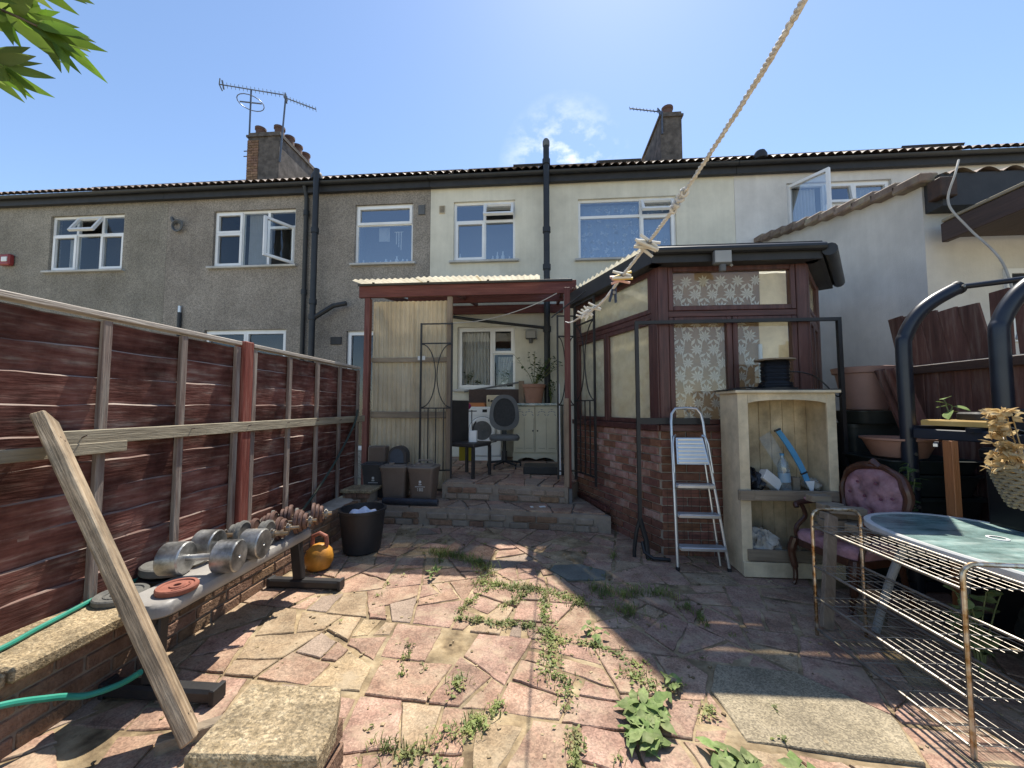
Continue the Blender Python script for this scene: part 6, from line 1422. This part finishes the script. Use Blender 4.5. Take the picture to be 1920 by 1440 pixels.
# ---------------------------------------------------------------- chrome wire rack
rk = thing('wire_rack', 'rusty chrome four-tier wire rack in the right foreground', 'rack', (1.74, 2.07, 0))
ends = [((1.605, 2.47), (1.875, 2.47)), ((1.635, 1.675), (1.93, 1.66))]
for (a_, b_) in ends:
    a_, b_ = V((*a_, 0)), V((*b_, 0)); d_ = (b_-a_); r_ = .05; tz = .735
    pts = [a_+V((0, 0, .012))]+[a_+V((0, 0, z_)) for z_ in (.3, .6, tz-r_)]+[a_+d_.normalized()*r_*(1-math.cos(R(k)))+V((0, 0, tz-r_+r_*math.sin(R(k)))) for k in (22, 45, 68, 90)]+[b_-d_.normalized()*r_*(1-math.cos(R(k)))+V((0, 0, tz-r_+r_*math.sin(R(k)))) for k in (90, 68, 45, 22)]+[b_+V((0, 0, z_)) for z_ in (tz-r_, .6, .3, .012)]
    MB().tube(pts, .0095, 10).build('end_frame', 'chrome_rust', rk)
A0, B0 = V((*ends[0][0], 0)), V((*ends[0][1], 0)); A1, B1 = V((*ends[1][0], 0)), V((*ends[1][1], 0))
for z_ in (.635, .405, .225, .045):
    up = V((0, 0, z_)); sh = MB()
    MB().tube([A0+up, A1+up], .0072, 8).build('tier_rail', 'wire_steel', rk); MB().tube([B0+up, B1+up], .0072, 8).build('tier_rail', 'wire_steel', rk)
    for k in range(1, 7): f = k/7; sh.tube([A0.lerp(B0, f)+up+V((0, 0, .004*math.sin(f*3.1))), A1.lerp(B1, f)+up+V((0, 0, .004*math.sin(f*3.1)))], .0017, 5)
    for k in range(0, 9): f = .02+.96*k/8; p, q = A0.lerp(A1, f), B0.lerp(B1, f); sh.tube([p+up, p.lerp(q, .3)+up+V((0, 0, .006)), p.lerp(q, .7)+up+V((0, 0, .006)), q+up], .0018, 5)
    sh.build('wire_shelf', 'wire_steel', rk)
# ---------------------------------------------------------------- weeds and grass in the joints
random.seed(81)
def weed(loc, n, l, w, label, seed, upr=.5, mat='weed'):
    rs = random.Random(seed); t = thing('weed_plant', label, 'weed', loc, 0, 'weeds growing between the paving'); b = V(loc)
    for i in range(n):
        a_ = 2.4*i+rs.uniform(-.4, .4); el = upr*rs.uniform(.3, 1)*(1-.5*i/n)+.05; ll = l*rs.uniform(.65, 1.1)
        m = leafmesh(ll, w*rs.uniform(.8, 1.15), rs.uniform(.25, .6), .25); m.v = [(x*(1+.22*math.sin(y*130+seed)), y, z+.35*abs(x)*math.sin(y*95+x*60)+U(-.004, .004)) for x, y, z in m.v]
        E = Matrix.Translation(b+V((rs.uniform(-.055, .055), rs.uniform(-.055, .055), .012+.02*(n-i)/n))) @ Matrix.Rotation(a_, 4, 'Z') @ Matrix.Rotation(el, 4, 'X')
        m.v = [tuple(E @ V(x)) for x in m.v]
        m.v = [(x, y, max(z, b.z+.004)) for x, y, z in m.v]
        m.build('leaf', mat, t, smooth=60)
weed((.44, 1.78, .012), 34, .10, .048, 'big leafy dock weed in the sunlit paving', 1, .5)
weed((.40, 1.66, .012), 26, .085, .042, 'leafy dock weed just in front of the biggest one', 2, .45)
weed((.70, 1.55, .012), 22, .09, .045, 'flat leafy weed between the two right-hand weeds', 3, .4)
weed((.93, 1.50, .012), 12, .09, .05, 'small leafy weed at the right by a loose stone', 4, .4)
weed((.84, 1.42, .012), 10, .10, .055, 'leafy weed cut by the lower edge of the picture', 5, .5)
weed((-.86, 3.06, .012), 9, .07, .03, 'little upright weed at the shadow edge', 6, 1.4, 'weed')
weed((.62, 1.95, .012), 9, .06, .03, 'tiny weed by the grey slab', 7, .5); weed((.30, 2.35, .012), 10, .06, .035, 'tiny rosette weed in the middle of the patio', 8, .4)
o = MB().box((.79, 1.51, .030), (.10, .055, .04), Matrix.Rotation(.5, 3, 'Z'), .01).build('loose_stone', 'paving_red'); tag(o, 'loose broken stone lying beside the leafy weed', 'stone')
# grass tufts: tiny blades, one mass
gb = MB()
def tuft(x, y, n, h, sp, leafy=.5, z0=.008):
    for i in range(n):
        a_ = U(0, 6.28); k = random.gauss(0, sp); px_, py_ = x+k*math.cos(a_), y+abs(k)*math.sin(a_); hh = h*U(.4, 1.1); b_ = U(0, 6.28); d_ = V((math.cos(b_), math.sin(b_), 0)); s_ = V((-d_.y, d_.x, 0))
        if random.random() < leafy:
            r_ = U(.006, .014); zz = z0+U(.004, hh*.7); c = V((px_, py_, zz)); t_ = U(-.5, .5)
            gb.add([c-s_*r_*.6, c+d_*r_+V((0, 0, t_*r_)), c+s_*r_*.6, c-d_*r_-V((0, 0, t_*r_))], [(0, 1, 2, 3)])
        else:
            w_ = U(.0012, .0026); p = V((px_, py_, z0)); q = p+d_*hh*.35+V((0, 0, hh*.7)); r_ = q+d_*hh*U(.2, .7)+V((0, 0, hh*U(-.1, .4)))
            gb.add([p-s_*w_, p+s_*w_, q+s_*w_, q-s_*w_, r_], [(0, 1, 2, 3), (3, 2, 4)])
def trail(pts, dens, h, sp, leafy):
    for i in range(len(pts)-1):
        a_, b_ = V((*pts[i], 0)), V((*pts[i+1], 0)); n = max(1, int((b_-a_).length/.03))
        for k in range(n):
            p = a_.lerp(b_, k/n); tuft(p.x+U(-.02, .02), p.y+U(-.02, .02), int(dens*U(.3, 1.3)), h, sp, leafy)
trail([(-.48, 2.98), (-.25, 2.92), (-.05, 2.90), (.12, 2.82), (.30, 2.70)], 60, .035, .045, .35)
trail([(-.40, 2.90), (-.52, 2.62), (-.55, 2.45)], 22, .03, .02, .4); trail([(-.10, 2.86), (-.28, 2.62)], 34, .03, .03, .4); trail([(.0, 2.8), (.02, 2.45)], 28, .03, .025, .5)
trail([(-.50, 2.47), (-.1, 2.44), (.12, 2.30), (.26, 2.28), (.42, 2.16), (.55, 2.12)], 26, .03, .022, .6)
trail([(.02, 2.40), (.06, 2.2), (.03, 2.02), (.12, 1.92)], 34, .04, .05, .6); trail([(.12, 1.94), (.10, 1.78)], 14, .03, .03, .6); trail([(.13, 1.66), (.12, 1.62), (.10, 1.42)], 30, .035, .028, .7)
trail([(-.42, 1.95), (-.36, 1.85)], 40, .04, .03, .5); trail([(-.62, 1.55), (-.5, 1.52), (-.38, 1.62), (-.22, 1.68)], 22, .04, .035, .4); trail([(-.30, 1.66), (-.18, 1.80)], 40, .035, .025, .5)
trail([(.40, 2.05), (.55, 1.95), (.66, 1.98)], 26, .035, .04, .6); trail([(-.75, 2.2), (-.70, 1.9)], 12, .025, .015, .4); trail([(-.38, 1.45), (-.22, 1.36)], 30, .04, .03, .5)
trail([(-1.0, 3.55), (-.75, 3.45), (-.55, 3.32), (-.42, 3.15)], 40, .06, .05, .15); trail([(.35, 2.95), (.55, 2.85), (.72, 2.90), (.95, 2.86)], 36, .06, .05, .1); trail([(.50, 2.65), (.62, 2.60)], 36, .06, .05, .1); trail([(.95, 2.75), (1.02, 2.5)], 22, .04, .02, .2)
trail([(-.92, 3.5), (-.85, 3.3)], 24, .05, .04, .15); trail([(-.45, 3.05), (-.38, 3.2)], 30, .05, .03, .5); trail([(.62, 3.6), (.64, 3.5)], 20, .06, .02, .1); trail([(.70, 1.80), (.76, 1.86)], 26, .03, .03, .6)
for _ in range(60): tuft(U(-1.3, 1.4), U(1.3, 3.9), random.randint(3, 12), .03, .02, .5)
o = gb.build('grass', 'grass', smooth=0); tag(o, 'short grass and tiny clover growing in the paving joints', 'grass', kind='stuff')
# crumbs of mortar and grit in the joints
gr = MB()
for _ in range(900):
    x, y, r_ = U(-1.95, 2.6), U(1.0, 4.2), U(.003, .009); gr.box((x, y, .004+r_*.4), (r_*2, r_*U(1, 2), r_), Matrix.Rotation(U(0, 3), 3, 'Z'))
o = gr.build('grit', 'mortar_bed', smooth=0); tag(o, 'small grit and mortar crumbs scattered over the paving', 'grit', kind='stuff')
# a few flakes of white paper on the step
for i, (x, y) in enumerate(((.0, 4.45), (-.12, 4.43))):
    o = MB().box((x, y, .212), (.07 if i == 0 else .03, .05, .004), Matrix.Rotation(.3, 3, 'Z')).build('paper_scrap', 'paper'); tag(o, ('square white paper scrap on the lower step', 'tiny white paper scrap beside the square one')[i], 'paper')

# ---------------------------------------------------------------- laurel branch, upper left
tr = thing('laurel_tree', 'leafy green laurel tree overhanging the red fence at the upper left', 'tree', (-2.95, 1.0, -.02))
MB().tube(curve([(-2.95, 1.0, -.02), (-2.92, 1.02, 1.2), (-2.86, 1.05, 2.2), (-2.7, 1.1, 2.95), (-2.6, 1.12, 3.4)]), [.06-.0012*i for i in range(33)], 10).build('trunk', 'bark', tr)
brs = [[(-2.80, 1.07, 2.65), (-2.5, 1.12, 2.98), (-2.18, 1.18, 3.0), (-1.97, 1.2, 2.92)], [(-2.72, 1.08, 2.95), (-2.45, 1.1, 3.14), (-2.12, 1.16, 3.15), (-1.95, 1.2, 3.08)],
       [(-2.82, 1.06, 2.55), (-2.55, 1.12, 2.84), (-2.3, 1.2, 2.86), (-2.12, 1.22, 2.78)], [(-2.72, 1.02, 2.85), (-2.45, 1.02, 3.05), (-2.22, 1.04, 2.98), (-2.05, 1.05, 2.90)], [(-2.72, 1.02, 2.85), (-2.5, 1.2, 3.1), (-2.25, 1.3, 3.1), (-2.1, 1.34, 3.04)]]
lsrc = [leafmesh(.17, .043, .3, .2), leafmesh(.19, .041, .25, .25), leafmesh(.15, .046, .4, .15)]
random.seed(5)
for bi, b_ in enumerate(brs):
    b_ = [b_[0]]+[(x+.12, y, z-.17) for x, y, z in b_[1:]]
    c = curve(b_, 6); MB().tube(c, [.012-.0005*i for i in range(len(c))], 6).build('branch', 'bark', tr)
    for k in range(27):
        f = .40+.60*k/26; p = c[min(len(c)-1, int(f*(len(c)-1)))]; d_ = (c[-1]-c[-3]).normalized()
        y_ = V((U(.35, 1), U(-.45, .45), U(-.75, .25))).normalized(); n0 = V((.75, -.5, -.45))+V((random.gauss(0, .35), random.gauss(0, .35), random.gauss(0, .35)))
        n0 = (n0-y_*n0.dot(y_)).normalized(); x_ = y_.cross(n0); s_ = U(.75, 1.1); m = lsrc[k % 3]; q = MB()
        E = Matrix.Translation(p) @ Matrix((x_, y_, n0)).transposed().to_4x4() @ Matrix.Scale(s_, 4); q.add([tuple(E @ V(x)) for x in m.v], m.f)
        q.build('leaf', 'leaf_bright', tr, smooth=60)
random.seed(6); cw = MB()
for _ in range(260):
    p = V((-2.75+random.gauss(0, .35), .95+random.gauss(0, .4), 3.1+random.gauss(0, .38)))
    if p.x > -2.25 or p.z < 2.6 or p.y > 1.3: continue
    m = lsrc[0]; E = Matrix.Translation(p) @ Euler((U(-1.2, .3), U(-.7, .7), U(0, 6.28))).to_matrix().to_4x4(); cw.add([tuple(E @ V(x)) for x in m.v], m.f)
cw.build('crown', 'leaf_bright', tr, smooth=60)

# ---------------------------------------------------------------- washing line and pegs
CP = [(1520, -20, .46), (1420, 150, .60), (1330, 290, .76), (1262, 392, .92), (1218, 452, 1.02), (1165, 520, 1.22), (1125, 570, 1.5), (1085, 597, 1.95), (1068, 605, 2.9), (1060, 603, 4.65)]
cF, cH = 721., 1.35
rr_ = V((math.cos(R(4.44)), math.sin(R(4.44)), 0)); ff_ = V((-math.sin(R(4.44))*math.cos(R(3.3)), math.cos(R(4.44))*math.cos(R(3.3)), math.sin(R(3.3)))); uu_ = rr_.cross(ff_)
LN = [V((0, 0, 1.35))+(ff_+rr_*((x-960)/cF)-uu_*((y-720)/cF))*d for x, y, d in CP]
LN = [LN[0]+(LN[0]-LN[1])*3]+LN
c = curve(LN, 14)
# twisted rope: three strands
tl = thing('washing_line', 'twisted white washing line rising across the sky to the upper right', 'rope', tuple(LN[0]))
s_ = 0; strands = [[], [], []]; dense = []
for i in range(len(c)-1):
    n_ = max(1, int((c[i+1]-c[i]).length/.008)) if i < 70 else 2
    for k in range(n_): dense.append(c[i].lerp(c[i+1], k/n_))
dense.append(c[-1]); s_ = 0
for i, p in enumerate(dense):
    t_ = (dense[min(i+1, len(dense)-1)]-dense[max(i-1, 0)]).normalized(); u_ = t_.cross(V((0, 0, 1))).normalized(); w_ = t_.cross(u_)
    if i: s_ += (p-dense[i-1]).length
    for k in range(3): a_ = s_*215+2.094*k; strands[k].append(p+(u_*math.cos(a_)+w_*math.sin(a_))*.0028)
for k in range(3): MB().tube(strands[k], .0028, 6).build('strand', 'rope', tl)
m = MB()
for k in range(4): 
    q = LN[4].lerp(LN[3], .12*k); m.tube([q+V((.007*math.cos(a_*.7+k), .004*math.sin(a_), .009*math.sin(a_*.7+k))) for a_ in range(10)], .0035, 6)
m.build('knot', 'rope', tl)
o = MB().tube([LN[0], LN[0]+V((.5, -.9, .2))], .006, 6).build('line_tail', 'rope', tl)
def peg(i, p, d, mat, label, L_=.058):
    d = V(d).normalized(); t = thing('clothes_peg', label, 'peg', tuple(p), 0, 'clothes pegs on the washing line'); s_ = d.cross(V((.2, -1, .1))).normalized(); n_ = d.cross(s_)
    for s in (-1, 1):
        a_ = V(p)-d*L_*.45+s_*s*.003; m_ = V(p)+s_*s*.006; b_ = V(p)+d*L_*.55+s_*s*.011
        MB().tube([a_, m_, b_], [.0035, .0045, .004], 6).build('arm', mat, t)
    MB().tube([V(p)-n_*.007, V(p)+n_*.007], .006, 8).build('spring', 'wire_steel', t)
def at(i, f): return LN[i].lerp(LN[i+1], f)
PG = [(at(5, .02)+V((0, 0, -.004)), (-.85, 0, .55), 'peg_white', 'white peg pair pointing up-left below the knot, upper one'), (at(5, .10), (-.9, 0, .22), 'peg_white', 'greenish white peg pointing left below the knot'),
      (at(5, .06), (.85, 0, -.25), 'peg_white', 'white peg pointing right below the knot'), (at(5, .16), (.75, 0, -.5), 'peg_white', 'white peg hanging right and down below the knot'),
      (at(6, -.05), (-1, 0, .12), 'peg_white', 'white peg clipped at the middle bunch, pointing left'), (at(6, .03), (-1, 0, -.2), 'peg_pink', 'pink peg at the middle bunch on the line'),
      (at(6, -.02), (1, 0, .15), 'peg_yellow', 'yellow peg at the middle bunch on the line'), (at(6, .05), (1, 0, -.1), 'peg_pink', 'pale pink peg at the middle bunch pointing right'),
      (at(6, .32)+V((0, 0, -.02)), (-.12, 0, -1), 'peg_navy', 'navy peg hanging straight down from the line'), (at(7, .2), (-.8, 0, .3), 'peg_white', 'white peg in the lowest bunch, nearest'),
      (at(7, .5), (-.6, 0, .5), 'peg_white', 'white peg in the lowest bunch pointing up-left'), (at(7, .75), (-.9, 0, .35), 'peg_white', 'white peg in the lowest bunch, leftmost'), (at(7, .6), (-.3, 0, -.8), 'peg_white', 'white peg in the lowest bunch hanging down'), (at(7, .4), (-.7, 0, -.5), 'peg_white', 'white peg in the lowest bunch tilted down-left')]
for i, (p, d, mt, lab) in enumerate(PG): peg(i, p, d, mt, lab)
